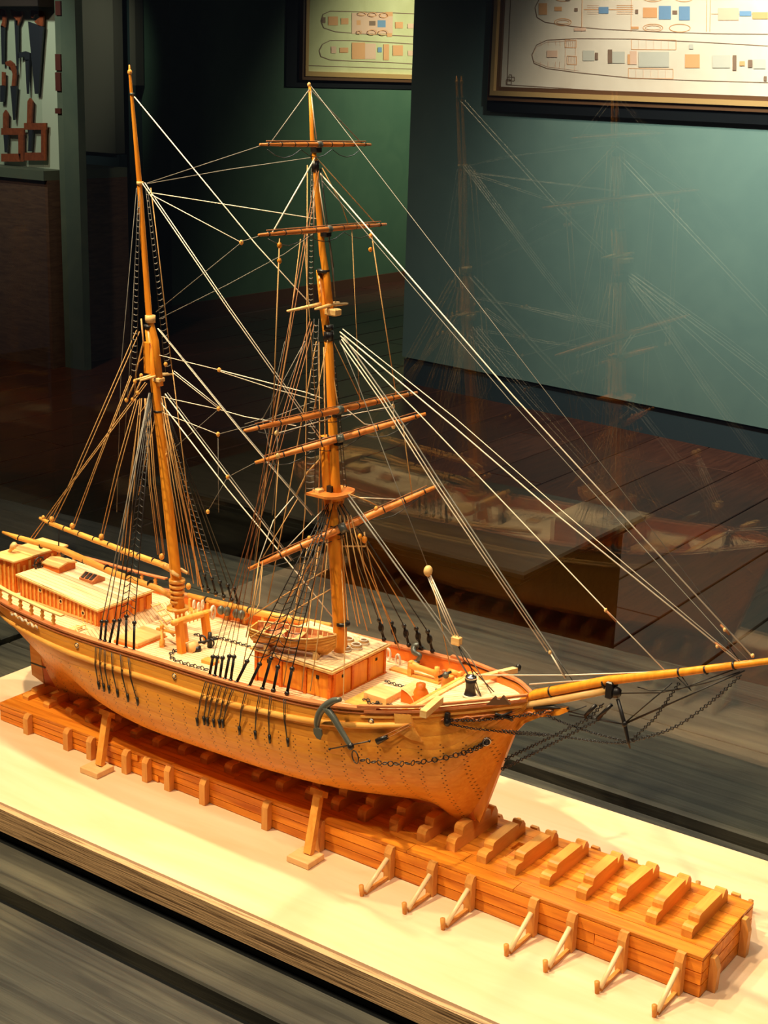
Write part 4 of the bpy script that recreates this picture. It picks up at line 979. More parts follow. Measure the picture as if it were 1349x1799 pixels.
# topmast shrouds
def ladder(A0, A1, B0, B1, n):
    rope('topmast_shroud', [A0, A1], .0006, 'black'); rope('topmast_shroud', [B0, B1], .0006, 'black'); rungs('ratlines', A0, A1, B0, B1, n, .0006, 'grey_rope')
ladder(at(243, 330, Y=-.002), at(230, 660, Y=-.026), at(246, 330, Y=-.002), at(240, 662, Y=-.02), 30)
ladder(at(256, 330, Y=.002), at(291, 655, Y=.022), at(259, 330, Y=.002), at(303, 650, Y=.03), 30)
ladder(at(547, 296, Y=-.002), at(541, 545, Y=-.02), at(550, 296, Y=-.002), at(550, 545, Y=-.016), 26)
ladder(at(562, 296, Y=.002), at(586, 470, Y=.01), at(564, 296, Y=.002), at(590, 535, Y=.02), 18)
ladder(at(552, 560, Y=-.004), at(535, 868, Y=-.026), at(560, 560, Y=-.003), at(552, 868, Y=-.022), 28)
ladder(at(583, 590, Y=.004), at(604, 862, Y=.024), at(585, 590, Y=.004), at(609, 862, Y=.028), 26)
#PART3
# ================================================================== DECK FURNITURE
def zpx(n, f):      # height of a pair of symmetric corners
    best = None
    for i in range(150):
        z = .15+i*.001; e_ = abs(at(*n, Z=z).y+at(*f, Z=z).y)
        if best is None or e_ < best[0]: best = (e_, z)
    return best[1]
# ---- fore deckhouse
fh = link('fore_deckhouse', None, ship, (0, 0, 0)); WORLD[fh] = Matrix.Identity(4)
fh.matrix_parent_inverse = WORLD[ship].inverted()
hx0, hx1, hw, hz0, hz1 = -.058, .072, .060, .200, .2485
MB().box((hx0, -hw, hz0), (hx1, hw, hz1)).obj('house_body', M['orange'], fh)
r_ = MB(); r_.hexa([(hx0-.006, -hw-.006, hz1), (hx1+.005, -hw-.006, hz1), (hx1+.005, hw+.006, hz1), (hx0-.006, hw+.006, hz1)],
                   [(hx0-.006, -hw-.006, hz1+.003), (hx1+.005, -hw-.006, hz1+.003), (hx1+.005, hw+.006, hz1+.003), (hx0-.006, hw+.006, hz1+.003)])
r_.obj('roof_edge', M['pale'], fh)
MB().hexa([(hx0-.003, -hw-.003, hz1+.003), (hx1+.002, -hw-.003, hz1+.003), (hx1+.002, hw+.003, hz1+.003), (hx0-.003, hw+.003, hz1+.003)],
          [(hx0-.003, -hw-.003, hz1+.0045), (hx1+.002, -hw-.003, hz1+.0045), (hx1+.002, hw+.003, hz1+.0045), (hx0-.003, hw+.003, hz1+.0045)]).obj('roof', M['roof_s'], fh)
for i in range(3):
    y0 = -hw+.006+i*.0375; y1 = y0+.034
    pn = MB().box((hx1, y0, hz0+.012), (hx1+.0012, y1, hz1-.004)).obj('panel', M['mast'], fh)
    if i != 1: pass
for y in (-hw+.003, -.0165, .0205, hw-.003):
    MB().box((hx1, y-.0022, hz0+.006), (hx1+.0028, y+.0022, hz1)).obj('corner_post', M['orange'], fh)
MB().box((hx1, -hw-.001, hz0), (hx1+.0035, hw+.001, hz0+.012)).obj('skirting', M['orange'], fh)
for y in (-.038, .038): MB().box((hx1+.0012, y-.002, hz1-.013), (hx1+.0018, y+.002, hz1-.009)).obj('vent_hole', M['dark_hole'], fh)
for i in range(3):
    x0 = hx0+.006+i*.042
    MB().box((x0, -hw-.0012, hz0+.010), (x0+.036, -hw, hz1-.004)).obj('panel', M['mast'], fh)
    MB().box((x0+.015, -hw-.0018, hz1-.014), (x0+.020, -hw-.0012, hz1-.009)).obj('vent_hole', M['dark_hole'], fh)
for x in (hx0+.002, hx0+.045, hx0+.087, hx1-.002): MB().box((x-.0022, -hw-.0028, hz0), (x+.0022, -hw, hz1)).obj('corner_post', M['orange'], fh)
for (x, y, R_) in ((.052, .020, .008), (.046, .004, .007), (.030, .030, .009), (.050, .040, .007), (.024, -.012, .006)):
    for k_ in range(3): MB().ring((x, y, hz1+.0062+k_*.0022), (0, .05, 1), R_-.0008*k_, .0011, 14, 5).obj('rope_coil', M['tan_rope' if k_ % 2 else 'white_rope'], fh)

# ---- after cabin
cb = link('after_cabin', None, ship, (0, 0, 0)); WORLD[cb] = Matrix.Identity(4); cb.matrix_parent_inverse = WORLD[ship].inverted()
ax0, ax1, aw = -.545, -.366, .0565
def az(x): return .228+(ax1-x)*.07
base_a = [(ax0, -aw+.008, .19), (ax1, -aw, .188), (ax1, aw, .188), (ax0, aw-.008, .19)]
MB().hexa(base_a, [(x, y, az(x)) for x, y, z in base_a]).obj('cabin_wall', M['orange'], cb)
def roofpts(o_, z): return [(ax0-o_, -aw+.008-o_, az(ax0)+z), (ax1+o_, -aw-o_, az(ax1)+z), (ax1+o_, aw+o_, az(ax1)+z), (ax0-o_, aw-.008+o_, az(ax0)+z)]
MB().hexa(roofpts(.0045, 0), roofpts(.0045, .0028)).obj('roof_edge', M['pale'], cb)
MB().hexa(roofpts(.0025, .0028), roofpts(.0025, .004)).obj('roof', M['roof_s'], cb)
for i in range(19):
    x = ax0+.006+i*.0092; t = (x-ax0)/(ax1-ax0); y = -aw+.008*(1-t)
    MB().box((x, y-.0012, .192), (x+.0036, y+.001, az(x)-.001)).obj('stile', M['gold'], cb)
for i in range(7):
    y = -aw+.006+i*.0158
    MB().box((ax1-.001, y, .191), (ax1+.0014, y+.0085, az(ax1)-.004)).obj('stile', M['mast'], cb)
for px, py in ((70, 1037), (108, 1056), (149, 1076)):
    p = at(px, py, Y=-.053); t = (p.x-ax0)/(ax1-ax0); y = -aw+.008*(1-t)-.0015
    o = MB().ring((p.x, y, p.z), (0, 1, 0), .0032, .0010, 12, 5).obj('porthole', M['pale'], cb)
    MB().tube([(p.x, y-.0004, p.z), (p.x, y+.001, p.z)], .0024, 8).obj('porthole_glass', M['dark_hole'], o)
MB().box((ax0+.004, -aw+.0055, .2055), (ax1-.002, -aw+.0005, .2085)).obj('side_rail', M['pale'], cb)
# boxes on the cabin roof
ha = at(104, 1007, Z=.2425); zr_ = az(ha.x)+.0042
hx, hy = ha.x, ha.y; ll, ww = .036, .034
MB().box((hx-ll, hy, zr_), (hx, hy+ww, zr_+.009)).obj('companion_hatch', M['orange'], cb)
poly = [(hx-ll-.002, hy-.002, zr_+.009), (hx-ll-.002, hy+ww*.5, zr_+.013), (hx-ll-.002, hy+ww+.002, zr_+.009), (hx-ll-.002, hy+ww+.002, zr_+.011), (hx-ll-.002, hy+ww*.5, zr_+.0155), (hx-ll-.002, hy-.002, zr_+.011)]
MB().prism(poly, (ll+.004, 0, 0)).obj('hatch_lid', M['pale'], cb)
MB().prism([(hx+.0004, hy, zr_+.008), (hx+.0004, hy+ww, zr_+.008), (hx+.0004, hy+ww*.5, zr_+.0135)], (-ll, 0, 0)).obj('hatch_gable', M['orange'], cb)
sk = at(163, 1027, Z=.2375); zr_ = az(sk.x)+.0042; hx, hy = sk.x, sk.y; ll, ww = .030, .026
s_ = MB().prism([(hx, hy, zr_), (hx, hy+ww, zr_), (hx, hy+ww, zr_+.005), (hx, hy+ww/2, zr_+.012), (hx, hy, zr_+.005)], (-ll, 0, 0)).obj('skylight', M['rail'], cb)
for i in range(3):
    x = hx-.003-i*.009; a = Vector((x, hy+.001, zr_+.0060)); b_ = Vector((x, hy+ww/2-.001, zr_+.0118)); nrm_ = Vector((0, -.45, .9))*.0006
    MB().prism([a+nrm_*.5, a+nrm_*.5+Vector((-.006, 0, 0)), b_+nrm_*.5+Vector((-.006, 0, 0)), b_+nrm_*.5], nrm_).obj('pane', M['dark_hole'], s_)
# ---- wheelhouse
wh = link('wheelhouse', None, ship, (0, 0, 0)); WORLD[wh] = Matrix.Identity(4); wh.matrix_parent_inverse = WORLD[ship].inverted()
wx1, wx0, wy, wz = -.558, -.612, .047, .2575
MB().box((wx0+.003, -wy+.004, .205), (wx1-.003, wy-.004, wz)).obj('house_wall', M['orange'], wh)
MB().chamfer_box((wx0, -wy-.001, wz), (wx1, -.012, wz+.0035), .0006).obj('roof_board', M['pale'], wh)
MB().chamfer_box((wx0, -.011, wz+.0005), (wx1, .030, wz+.004), .0006).obj('roof_board', M['pale'], wh)
MB().chamfer_box((wx0, .031, wz+.002), (wx1+.006, wy+.012, wz+.0065), .0012).obj('roof_board', M['pale'], wh)
for i in range(5):
    x = wx0+.006+i*.0095; MB().box((x, -wy+.0025, .208), (x+.0040, -wy+.0045, wz-.002-.008*(i % 2))).obj('stile', M['gold'], wh)
for i in range(8):
    y = -wy+.007+i*.0115; MB().box((wx1-.0035, y, .208), (wx1-.0015, y+.0048, wz-.003-.006*(i % 2))).obj('stile', M['gold'], wh)
wc = at(69, 990, Y=-.010)
whl = MB().ring(wc, (1, 0, 0), .0100, .0013, 20, 6).obj('steering_wheel', M['black'], ship)
for k_ in range(8):
    t = k_*math.pi/4; MB().tube([wc, wc+Vector((0, math.cos(t), math.sin(t)))*.0135], .0008, 5).obj('spoke', M['black'], whl)
MB().box((wc.x-.003, wc.y-.003, .205), (wc.x+.001, wc.y+.003, wc.z)).obj('wheel_stand', M['black'], whl)
v0 = at(13, 974, Y=-.02); v1 = at(26, 956, Y=-.02)
MB().tube([v0, v0.lerp(v1, .5), v0.lerp(v1, .75), v1], [.0022, .0028, .0052, .0046], 10).obj('cowl_vent', M['pale'], ship)

# ---- poop balustrade both sides, steps
for s in (-1, 1):
    xa, xb = -.66, -.385
    pts = [Vector((xa+(xb-xa)*i/24, s*(hb(xa+(xb-xa)*i/24)-.004), hz(xa+(xb-xa)*i/24)+.0205)) for i in range(25)]
    br = link('balustrade', None, ship, (0, 0, 0)); WORLD[br] = Matrix.Identity(4); br.matrix_parent_inverse = WORLD[ship].inverted()
    v = []; f = []
    for p in pts: v += [(p.x, p.y-.0035, p.z), (p.x, p.y+.0035, p.z), (p.x, p.y+.0035, p.z+.0022), (p.x, p.y-.0035, p.z+.0022)]
    for i in range(24):
        for q in range(4): f.append((4*i+q, 4*i+4+q, 4*i+4+(q+1) % 4, 4*i+(q+1) % 4))
    f += [(3, 2, 1, 0), (96, 97, 98, 99)]
    MB().add(v, f).obj('top_rail', M['pale'] if s < 0 else M['rail'], br)
    for i in range(12):
        x = xa+.012+i*.0268
        if x > xb: break
        y = s*(hb(x)-.004); z0 = hz(x)+.002; h = .0185
        MB().tube([(x, y, z0), (x, y, z0+h*.12), (x, y, z0+h*.2), (x, y, z0+h*.38), (x, y, z0+h*.55), (x, y, z0+h*.72), (x, y, z0+h*.85), (x, y, z0+h)], [.0034, .0034, .0018, .0038, .0020, .0034, .0018, .0026], 8).obj('baluster', M['gold'], br)
def steps(name, foot, head, wvec, nst, m_='pale'):
    foot, head, wvec = Vector(foot), Vector(head), Vector(wvec)
    e_ = link(name, None, ship, (0, 0, 0)); WORLD[e_] = Matrix.Identity(4); e_.matrix_parent_inverse = WORLD[ship].inverted()
    for s in (-.5, .5): MB().tube([foot+wvec*s, head+wvec*s], .0012, 4).obj('stringer', M[m_], e_)
    for k_ in range(nst):
        c = foot.lerp(head, (k_+.6)/nst); MB().box(tuple(c-Vector((.002, 0, .0005))-wvec*.5 if wvec.y > 0 else c), tuple(c+Vector((.002, 0, .0005))+wvec*.5)).obj('tread', M[m_], e_)
steps('ladder', (-.318, .048, .190), (-.352, .048, .215), (0, .016, 0), 4)
steps('ladder', (-.356, -.084, .190), (-.378, -.084, .213), (0, .018, 0), 3)
p = at(148, 1100, Y=-.085); MB().tube([(p.x-.020, p.y-.009, .2035), (p.x-.020, p.y+.009, .2035)], .007, 12, flat=.5).obj('locker', M['pale'], ship)

# ---- waist: main hatch, fife rail, pumps, winch, chains
h0 = at(240, 1130, Z=.2); h1 = at(282, 1112, Z=.2)
MB().chamfer_box((h0.x-.045, h0.y+.002, .186), (h0.x, h0.y+.060, .199), .001).obj('main_hatch', M['pale'], ship)
MB().box((h0.x-.047, h0.y, .185), (h0.x+.002, h0.y+.062, .193)).obj('hatch_coaming', M['orange'], ship)
fr_ = link('fife_rail', None, ship, (0, 0, 0)); WORLD[fr_] = Matrix.Identity(4); fr_.matrix_parent_inverse = WORLD[ship].inverted()
for (px, py, qx, qy) in ((321, 1151, 313, 1092), (367, 1130, 358, 1078)):
    a = at(px, py, Z=.192); b_ = at(qx, qy, Y=a.y)
    MB().prism([(a.x-.006, a.y-.0045, a.z-.004), (a.x+.004, a.y-.0045, a.z-.004), (b_.x+.0055, a.y-.0045, b_.z+.002), (b_.x-.0035, a.y-.0045, b_.z+.002)], (0, .009, 0)).obj('post', M['mast'], fr_)
    p0 = a; p1 = b_
    if px == 321: A0 = Vector((b_.x, a.y, b_.z))
    else: A1 = Vector((b_.x, a.y, b_.z))
d = (A1-A0).normalized(); MB().tube([A0-d*.012, A0, A1, A1+d*.020], [.0045, .0050, .0050, .0040], 10).obj('bar', M['gold'], fr_)
for k_ in range(7): MB().tube([A0+d*(.004+.009*k_)+Vector((-.004, 0, .008)), A0+d*(.004+.009*k_)+Vector((-.004, 0, -.010))], [.0014, .0008], 6).obj('belaying_pin', M['pale'], fr_)
MB().ring(at(374, 1076, Y=.04), (1, .3, 0), .0095, .0020, 16, 6, 0, .7).obj('rope_coil', M['white_rope'], ship)
pm = MB(); p = at(285, 1138, Z=.191)
pm.tube([p, p+Vector((0, 0, .012)), p+Vector((0, 0, .013)), p+Vector((0, 0, .030))], [.0042, .0042, .0022, .0022], 8); pm.obj('bilge_pump', M['gold'], ship)
MB().tube([p+Vector((-.012, .002, .026)), p+Vector((.026, 0, .030))], .0022, 6).obj('pump_handle', M['gold'], ship)
MB().tube([p+Vector((-.014, .010, .036)), p+Vector((.020, .004, .022))], .0018, 6).obj('pump_handle', M['pale'], ship)
MB().ball(p+Vector((0, 0, .033)), .0036).obj('pump_head', M['gold'], ship)
p = at(333, 1148, Z=.193); MB().tube([p+Vector((0, -.002, .008)), p+Vector((0, .012, .008))], .0085, 14).obj('winch_drum', M['pale'], ship)
p = at(347, 1147, Z=.193)
wl = MB().tube([p, p+Vector((0, 0, .010))], [.0058, .0050], 10).obj('winch_bitt', M['black'], ship)
MB().tube([p+Vector((.004, .022, 0)), p+Vector((.004, .022, .026))], [.0045, .0028], 8).obj('winch_post', M['black'], wl)
MB().tube([p+Vector((-.002, .004, .014)), p+Vector((.012, .030, .016))], .0018, 6).obj('winch_axle', M['black'], wl)
for q in ((.0, .012, .017), (.008, .020, .012)): MB().ring(p+Vector(q), (0, 1, 0), .0058, .0014, 12, 5).obj('gear_wheel', M['black'], wl)
MB().chamfer_box((p.x+.002, p.y-.006, .191), (p.x+.034, p.y+.006, .196), .0015).obj('winch_bed', M['pale'], ship)
p = at(362, 1163, Z=.198); MB().chamfer_box((p.x-.004, p.y-.006, .192), (p.x+.018, p.y+.008, .203), .0006).obj('deck_box', M['gold'], ship)
def deckpt(px, py, z=None):
    z0 = .195
    for _ in range(4): q = at(px, py, Z=z0); z0 = zd(q.x)+.003
    return q
chain('deck_chain', [deckpt(*q) for q in ((330, 1141), (306, 1143), (299, 1149), (300, 1154), (308, 1160), (322, 1165), (340, 1170), (352, 1173), (366, 1177))], .0032, .0008)
chain('deck_chain', [deckpt(*q) for q in ((341, 1114), (356, 1117), (372, 1119), (392, 1122), (415, 1129), (440, 1136))], .0026, .0008)
# spare pole, pin rail and blocks along the far side
sp_ = taper('spare_pole', [at(331, 1046, Y=.112), at(450, 1076, Y=.112), at(580, 1100, Y=.108)], [.0042, .0052, .0050], 'gold')
for px, py in ((363, 1054), (438, 1072), (500, 1086)): band(at(px, py, Y=.112), at(450, 1076, Y=.112)-at(331, 1046, Y=.112), .0056, .002, 'black', sp_)
for i in range(9):
    x = -.335+i*.036
    MB().box((x, hb(x)-.012, zd(x)), (x+.005, hb(x)-.006, hz(x)-.0005)).obj('bulwark_stanchion', M['gold'], hull)
    MB().box((x+.010, -hb(x)+.006, zd(x)), (x+.015, -hb(x)+.012, hz(x)-.0005)).obj('bulwark_stanchion', M['gold'], hull)
for px, py in ((388, 1072), (399, 1074), (415, 1078), (424, 1080)): block(at(px, py, Y=.098), .0060, 'grey', None, 'hanging_block')
for px, py in ((341, 1062), (349, 1066), (356, 1062)): MB().ring(at(px, py, Y=.095), (1, .4, 0), .0065, .0016, 12, 5, 0, .6).obj('rope_coil', M['white_rope'], ship)
MB().tube([at(334, 1072, Y=.095), at(352, 1078, Y=.095)], [.005, .0045], 10).obj('bucket', M['gold'], ship)
MB().tube([at(372, 1092, Y=.098), at(425, 1106, Y=.1)], .0034, 8).obj('spar', M['gold'], ship)

# ---- foredeck
def dbox(name, near_aft, near_fwd, far_fwd, ztop, zbot, m_, parent=ship):
    c = at(*near_fwd, Z=ztop); a = at(*near_aft, Z=ztop); b_ = at(*far_fwd, Z=ztop)
    lo = (min(a.x, c.x), c.y, zbot); hi = (c.x, max(b_.y, c.y+.005), ztop)
    return MB().chamfer_box(lo, hi, .0006).obj(name, M[m_], parent), lo, hi
o, lo, hi = dbox('fore_hatch', (640, 1215), (678, 1228), (706, 1213), .224, .209, 'pale')
o, lo, hi = dbox('hatch_step', (612, 1228), (668, 1252), (716, 1225), .2135, .209, 'gold')
cx0 = at(705, 1238, Z=.214); yy = cx0.y+.004
qs = [(cx0.x-.004+.024*math.sin(t), yy, .2135+.020*math.cos(t)) for t in [i*math.pi/2/6 for i in range(7)]]
MB().prism(qs+[(qs[0][0], yy, .2125)], (0, .030, 0)).obj('companionway', M['orange'], ship)
v = []; f = []
for i, q in enumerate(qs): v += [(q[0]-.0012, q[1]-.002, q[2]+.0012), (q[0]-.0012, q[1]+.032, q[2]+.0012)]
f = [(2*i, 2*i+2, 2*i+3, 2*i+1) for i in range(6)]
MB().add(v, f).obj('curved_lid', M['pale'], ship)
bt = at(738, 1236, Z=.214)
MB().tube([bt, bt+Vector((0, 0, .010)), bt+Vector((0, 0, .020)), bt+Vector((0, 0, .022)), bt+Vector((0, 0, .028))], [.014, .0125, .0085, .0065, .0065], 8).obj('stove_casing', M['orange'], ship)
# raised walkway plank and step up to the foredeck
a = at(688, 1172, Z=.213); b_ = at(776, 1198, Z=.217)
MB().hexa([(a.x, a.y-.006, .209), (b_.x, b_.y-.008, .213), (b_.x, b_.y+.006, .213), (a.x, a.y+.006, .209)], [(a.x, a.y-.006, .213), (b_.x, b_.y-.008, .218), (b_.x, b_.y+.006, .218), (a.x, a.y+.006, .213)]).obj('waterway_plank', M['gold'], ship)
MB().box((.193, -hb(.196)+.007, .212), (.1975, hb(.196)-.007, zd(.20)+.001)).obj('break_beam', M['gold'], ship)
MB().box((.203, -hb(.206)+.007, zd(.205)+.0005), (.209, hb(.206)-.007, zd(.205)+.004)).obj('break_rail', M['pale'], ship)
# windlass
wd = link('windlass', None, ship, (0, 0, 0)); WORLD[wd] = Matrix.Identity(4); wd.matrix_parent_inverse = WORLD[ship].inverted()
a = at(722, 1168, Y=.070); b_ = at(770, 1185, Y=.070)
MB().tube([a, a.lerp(b_, .2), a.lerp(b_, .25), b_], [.0055, .0055, .0042, .0046], 10).obj('barrel', M['gold'], wd)
for q in (a, b_): MB().chamfer_box((q.x-.003, q.y-.004, zd(q.x)), (q.x+.003, q.y+.004, q.z+.006), .001).obj('cheek', M['gold'], wd)
MB().tube([at(768, 1172, Y=.068), at(768, 1172, Y=.068)+Vector((0, 0, -.014))], .004, 6).obj('bitt_head', M['gold'], wd)
a = at(788, 1179, Y=.066); b_ = at(806, 1185, Y=.066)
MB().tube([a, b_], .0042, 10).obj('barrel', M['gold'], wd); MB().chamfer_box((b_.x, b_.y-.004, b_.z-.010), (b_.x+.005, b_.y+.004, b_.z+.005), .001).obj('cheek', M['gold'], wd)
bt = at(787, 1204, Z=.222); MB().chamfer_box((bt.x-.006, bt.y-.005, .212), (bt.x+.006, bt.y+.006, .236), .001).obj('bitt_block', M['gold'], wd)
MB().box((bt.x-.012, bt.y+.002, .212), (bt.x-.008, bt.y+.006, .240)).obj('bitt_post', M['rail'], wd)
MB().tube([at(770, 1190, Y=.04), at(793, 1180, Y=.05)], .0018, 6).obj('brake_bar', M['black'], wd)
MB().ball(at(783, 1186, Y=.045), .0048).obj('gear', M['grey'], wd)
for q in ((778, 1218), (770, 1213), (765, 1222)): MB().ring(at(*q, Z=.220), (.2, .4, 1), .0040, .0012, 10, 5).obj('chain_link', M['steel'], ship)
chain('deck_chain', [at(*q, Z=.2155) for q in ((676, 1196), (700, 1204), (716, 1207))], .0022, .0007)
chain('deck_chain', [at(*q, Z=.2155) for q in ((636, 1228), (650, 1231), (645, 1234), (665, 1238), (660, 1234), (690, 1240))], .0022, .0007)
# capstan
c = at(826, 1216, Z=.2500); c.z = zd(c.x)
cpn = MB().tube([c, c+Vector((0, 0, .002)), c+Vector((0, 0, .003)), c+Vector((0, 0, .012)), c+Vector((0, 0, .019)), c+Vector((0, 0, .0245))], [.0095, .0095, .0078, .0062, .0066, .0080], 16).obj('capstan', M['black'], ship)
MB().tube([c+Vector((0, 0, .0246)), c+Vector((0, 0, .028)), c+Vector((0, 0, .030))], [.0078, .0070, .002], 16).obj('capstan_head', M['steel'], cpn)
MB().ring(c+Vector((0, 0, .0022)), (0, 0, 1), .0090, .0012, 20, 6).obj('capstan_ring', M['white_rope'], cpn)
# catheads
def cathead(px, py, s):
    y = s*.115; p = at(px, py, Y=y); inner = Vector((p.x-.005, s*.07, p.z+.003)); 
    d = (p-inner).normalized(); up_ = Vector((0, 0, .0045)); sd = d.cross(Vector((0, 0, 1))).normalized()*.0045
    MB().hexa([inner-up_-sd, p-up_-sd, p-up_+sd, inner-up_+sd], [inner+up_-sd, p+up_-sd, p+up_+sd, inner+up_+sd]).obj('cathead', M['pale'], ship)
cathead(743, 1255, -1)
p = at(905, 1176, Y=.085); q = at(845, 1190, Y=.045)
MB().hexa([q+Vector((-.004, 0, -.004)), q+Vector((.004, 0, -.004)), p+Vector((.004, 0, -.004)), p+Vector((-.004, 0, -.004))], [q+Vector((-.004, 0, .003)), q+Vector((.004, 0, .003)), p+Vector((.004, 0, .003)), p+Vector((-.004, 0, .003))]).obj('cathead', M['pale'], ship)
block(p+Vector((0, .008, 0)), .004, 'black', None, 'cathead_block')
# dark crown crest on the rail, trailboards, hawse hole, ports
cr_ = [(853, 1238), (860, 1232), (865, 1226), (869, 1222), (872, 1227), (877, 1229), (881, 1224), (883, 1221), (887, 1226), (893, 1233), (896, 1237)]
MB().prism([at(x, y+1, Y=-.046) for x, y in cr_], (0, .003, 0)).obj('rail_crest', M['frame_dark'], ship)
MB().tube([at(938, 1244, Y=-.004), at(970, 1242, Y=-.003), at(999, 1245, Y=0)], [.0030, .0034, .0016], 6, flat=.6).obj('head_carving', M['black'], ship)
def on_hull(px, py, lift=.001):
    y = -.1
    for _ in range(10): q = at(px, py, Y=y); y = -(hull_y(q.x, q.z)+lift)
    return at(px, py, Y=y)
p = on_hull(855, 1303, .0015); MB().ring(p, (.75, -.65, 0), .0048, .0015, 14, 6).obj('hawse_ring', M['steel'], ship)
MB().ball(p, .0040).obj('hawse_hole', M['dark_hole'], ship)
for px, py in ((652, 1268), (135, 1134), (306, 1188)):
    p = on_hull(px, py, .0008); MB().ring(p, (0, -1, 0), .0034, .0010, 14, 5).obj('scupper_ring', M['steel'], ship); MB().ball(p, .0026).obj('scupper', M['pale'], ship)
tb = []
for i in range(40):
    t = i/39; px = 775+t*195; py = 1266-t*14; q = on_hull(px, py, .002) if px < 900 else at(px, py, Y=-.006)
    tb.append(q+Vector((0, 0, .0030*math.sin(t*34))))
MB().tube(tb, .0013, 5).obj('trailboard_scroll', M['rail'], ship)
chain('bow_chain', [on_hull(786, 1265, .004), on_hull(830, 1266, .004), on_hull(880, 1262, .004), at(920, 1257, Y=-.010), at(972, 1248, Y=-.005)], .0018, .0007)
chain('bow_chain', [on_hull(790, 1272, .004), on_hull(830, 1280, .004), on_hull(870, 1284, .005), at(905, 1289, Y=-.01), at(960, 1292, Y=-.005)], .0014, .0006)
block(on_hull(786, 1268, .003), .0050, 'black', None, 'chain_plate_boss'); MB().chamfer_box(tuple(on_hull(786, 1258, .004)-Vector((.003, .002, .005))), tuple(on_hull(786, 1258, .004)+Vector((.003, .002, .005))), .001).obj('boss_strap', M['black'], ship)
rope('bow_tackle', [on_hull(870, 1254, .004), on_hull(895, 1262, .004), on_hull(900, 1265, .004)], .0022, 'black'); rope('bow_tackle', [on_hull(868, 1262, .004), on_hull(900, 1250, .004)], .0014, 'black')
MB().tube([on_hull(792, 1264, .003), on_hull(860, 1256, .003), on_hull(905, 1252, .003)], .0011, 5).obj('trailboard_moulding', M['rail'], ship)
# doubling patch where the anchor bears
pts = [(690, 1256), (722, 1258), (728, 1275), (742, 1300), (741, 1307), (735, 1300), (700, 1284), (697, 1272)]
for nm, pts, m_ in (('anchor_lining', [(692, 1254), (721, 1256), (726, 1280), (741, 1304), (722, 1300), (694, 1284)], 'gold'),):
    P3 = [on_hull(x, y, .0030) for x, y in pts]; ctr = sum(P3, Vector())/len(P3)
    mb = MB(); n_ = len(P3); inner = [q+Vector((0, .004, 0)) for q in P3]
    mb.add(P3+inner+[ctr+Vector((0, -.001, 0))], [(i, (i+1) % n_, 2*n_) for i in range(n_)]+[(i, i+n_, (i+1) % n_+n_, (i+1) % n_) for i in range(n_)]); mb.obj(nm, M[m_], ship)
# tackle over the bow
rope('cat_fall', [on_hull(722, 1274, .006), on_hull(690, 1292, .007), on_hull(672, 1299, .007)], .0006, 'brown_rope'); rope('cat_fall', [on_hull(722, 1270, .006), on_hull(680, 1290, .007), on_hull(668, 1296, .007)], .0006, 'brown_rope')
MB().tube([on_hull(662, 1303, .006), on_hull(680, 1294, .006)], [.0044, .0034], 6).obj('cat_block', M['black'], ship)
# stern scroll
sc_ = [on_hull(20+i*1.6, 1077+i*.92+2.2*math.sin(i*1.1), .002) for i in range(30)]
MB().tube(sc_, [.0016+.0008*math.sin(i*1.7) for i in range(30)], 6).obj('stern_scroll', M['white_rope'], ship)
for i in range(0, 30, 3): MB().ball(sc_[i], .0022).obj('stern_scroll_leaf', M['pale'], ship)
# ropes hanging on the far bulwark
for px, py in ((682, 1150), (699, 1160)):
    MB().ring(at(px, py, Y=.098), (.3, 1, 0), .0085, .0018, 18, 6, 0, .55).obj('rope_coil', M['white_rope'], ship)

# ================================================================== THINGS THAT LIE ON THE SHIP
# ship's boat on the roof of the deckhouse
p0 = at(445, 1098, Z=.283); p1 = at(590, 1113, Z=.290)
ctr = (p0+p1)/2; L_ = (Vector((p1.x, p1.y, 0))-Vector((p0.x, p0.y, 0))).length; ang = math.atan2(p1.y-p0.y, p1.x-p0.x)
zb_ = hz1+.0046
boat = tag(link('rowing_boat', None, None, (ctr.x, ctr.y, zb_), ang), 'small clinker rowing boat on chocks on the fore deckhouse roof', 'boat')
def bsec(u, t):      # u 0 stern .. 1 bow, t 0 keel .. 1 gunwale, local coordinates
    w_ = .0225*(1-abs((u-.42)/.58)**2.6 if u > .42 else 1-.38*((.42-u)/.42)**2)
    zk_ = .007+.010*max(0, (u-.8)/.2)**2; zg_ = .028+.007*max(0, (u-.4)/.6)**2+.002*(1-u)**2
    return (-L_/2+L_*u, max(w_, .0004)*(1-(1-t)**2.2)**.8, zk_+(zg_-zk_)*t)
NS = 5; US = [i/22 for i in range(23)]
for s in (-1, 1):
    for j in range(NS):
        v = []; f = []
        for u in US:
            for t, o_ in ((j/NS, .0012), ((j+1)/NS, .0)):
                x, y, z = bsec(u, t); v.append((x, s*(y+o_), z))
        for i in range(len(US)-1): k = 2*i; f.append((k, k+2, k+3, k+1) if s < 0 else (k, k+1, k+3, k+2))
        bo = MB().add(v, f).obj('strake', M['gold']); bo.parent = boat
    gw = [bsec(u, 1) for u in US]
    bo = MB().tube([(x, s*(y+.0006), z) for x, y, z in gw], .0013, 6).obj('gunwale', M['pale']); bo.parent = boat
v = []; f = []
for u in US:
    for t in (0, .3, .6, .95):
        x, y, z = bsec(u, t); v += [(x, -max(y-.001, .0002), z+.0015), (x, max(y-.001, .0002), z+.0015)]
for i in range(len(US)-1):
    for q in range(3):
        k = i*8+q*2; f += [(k, k+8, k+10, k+2), (k+1, k+3, k+11, k+9)]
    f.append((i*8, i*8+1, i*8+9, i*8+8))
bo = MB().add(v, f).obj('inner_lining', M['rail']); bo.parent = boat
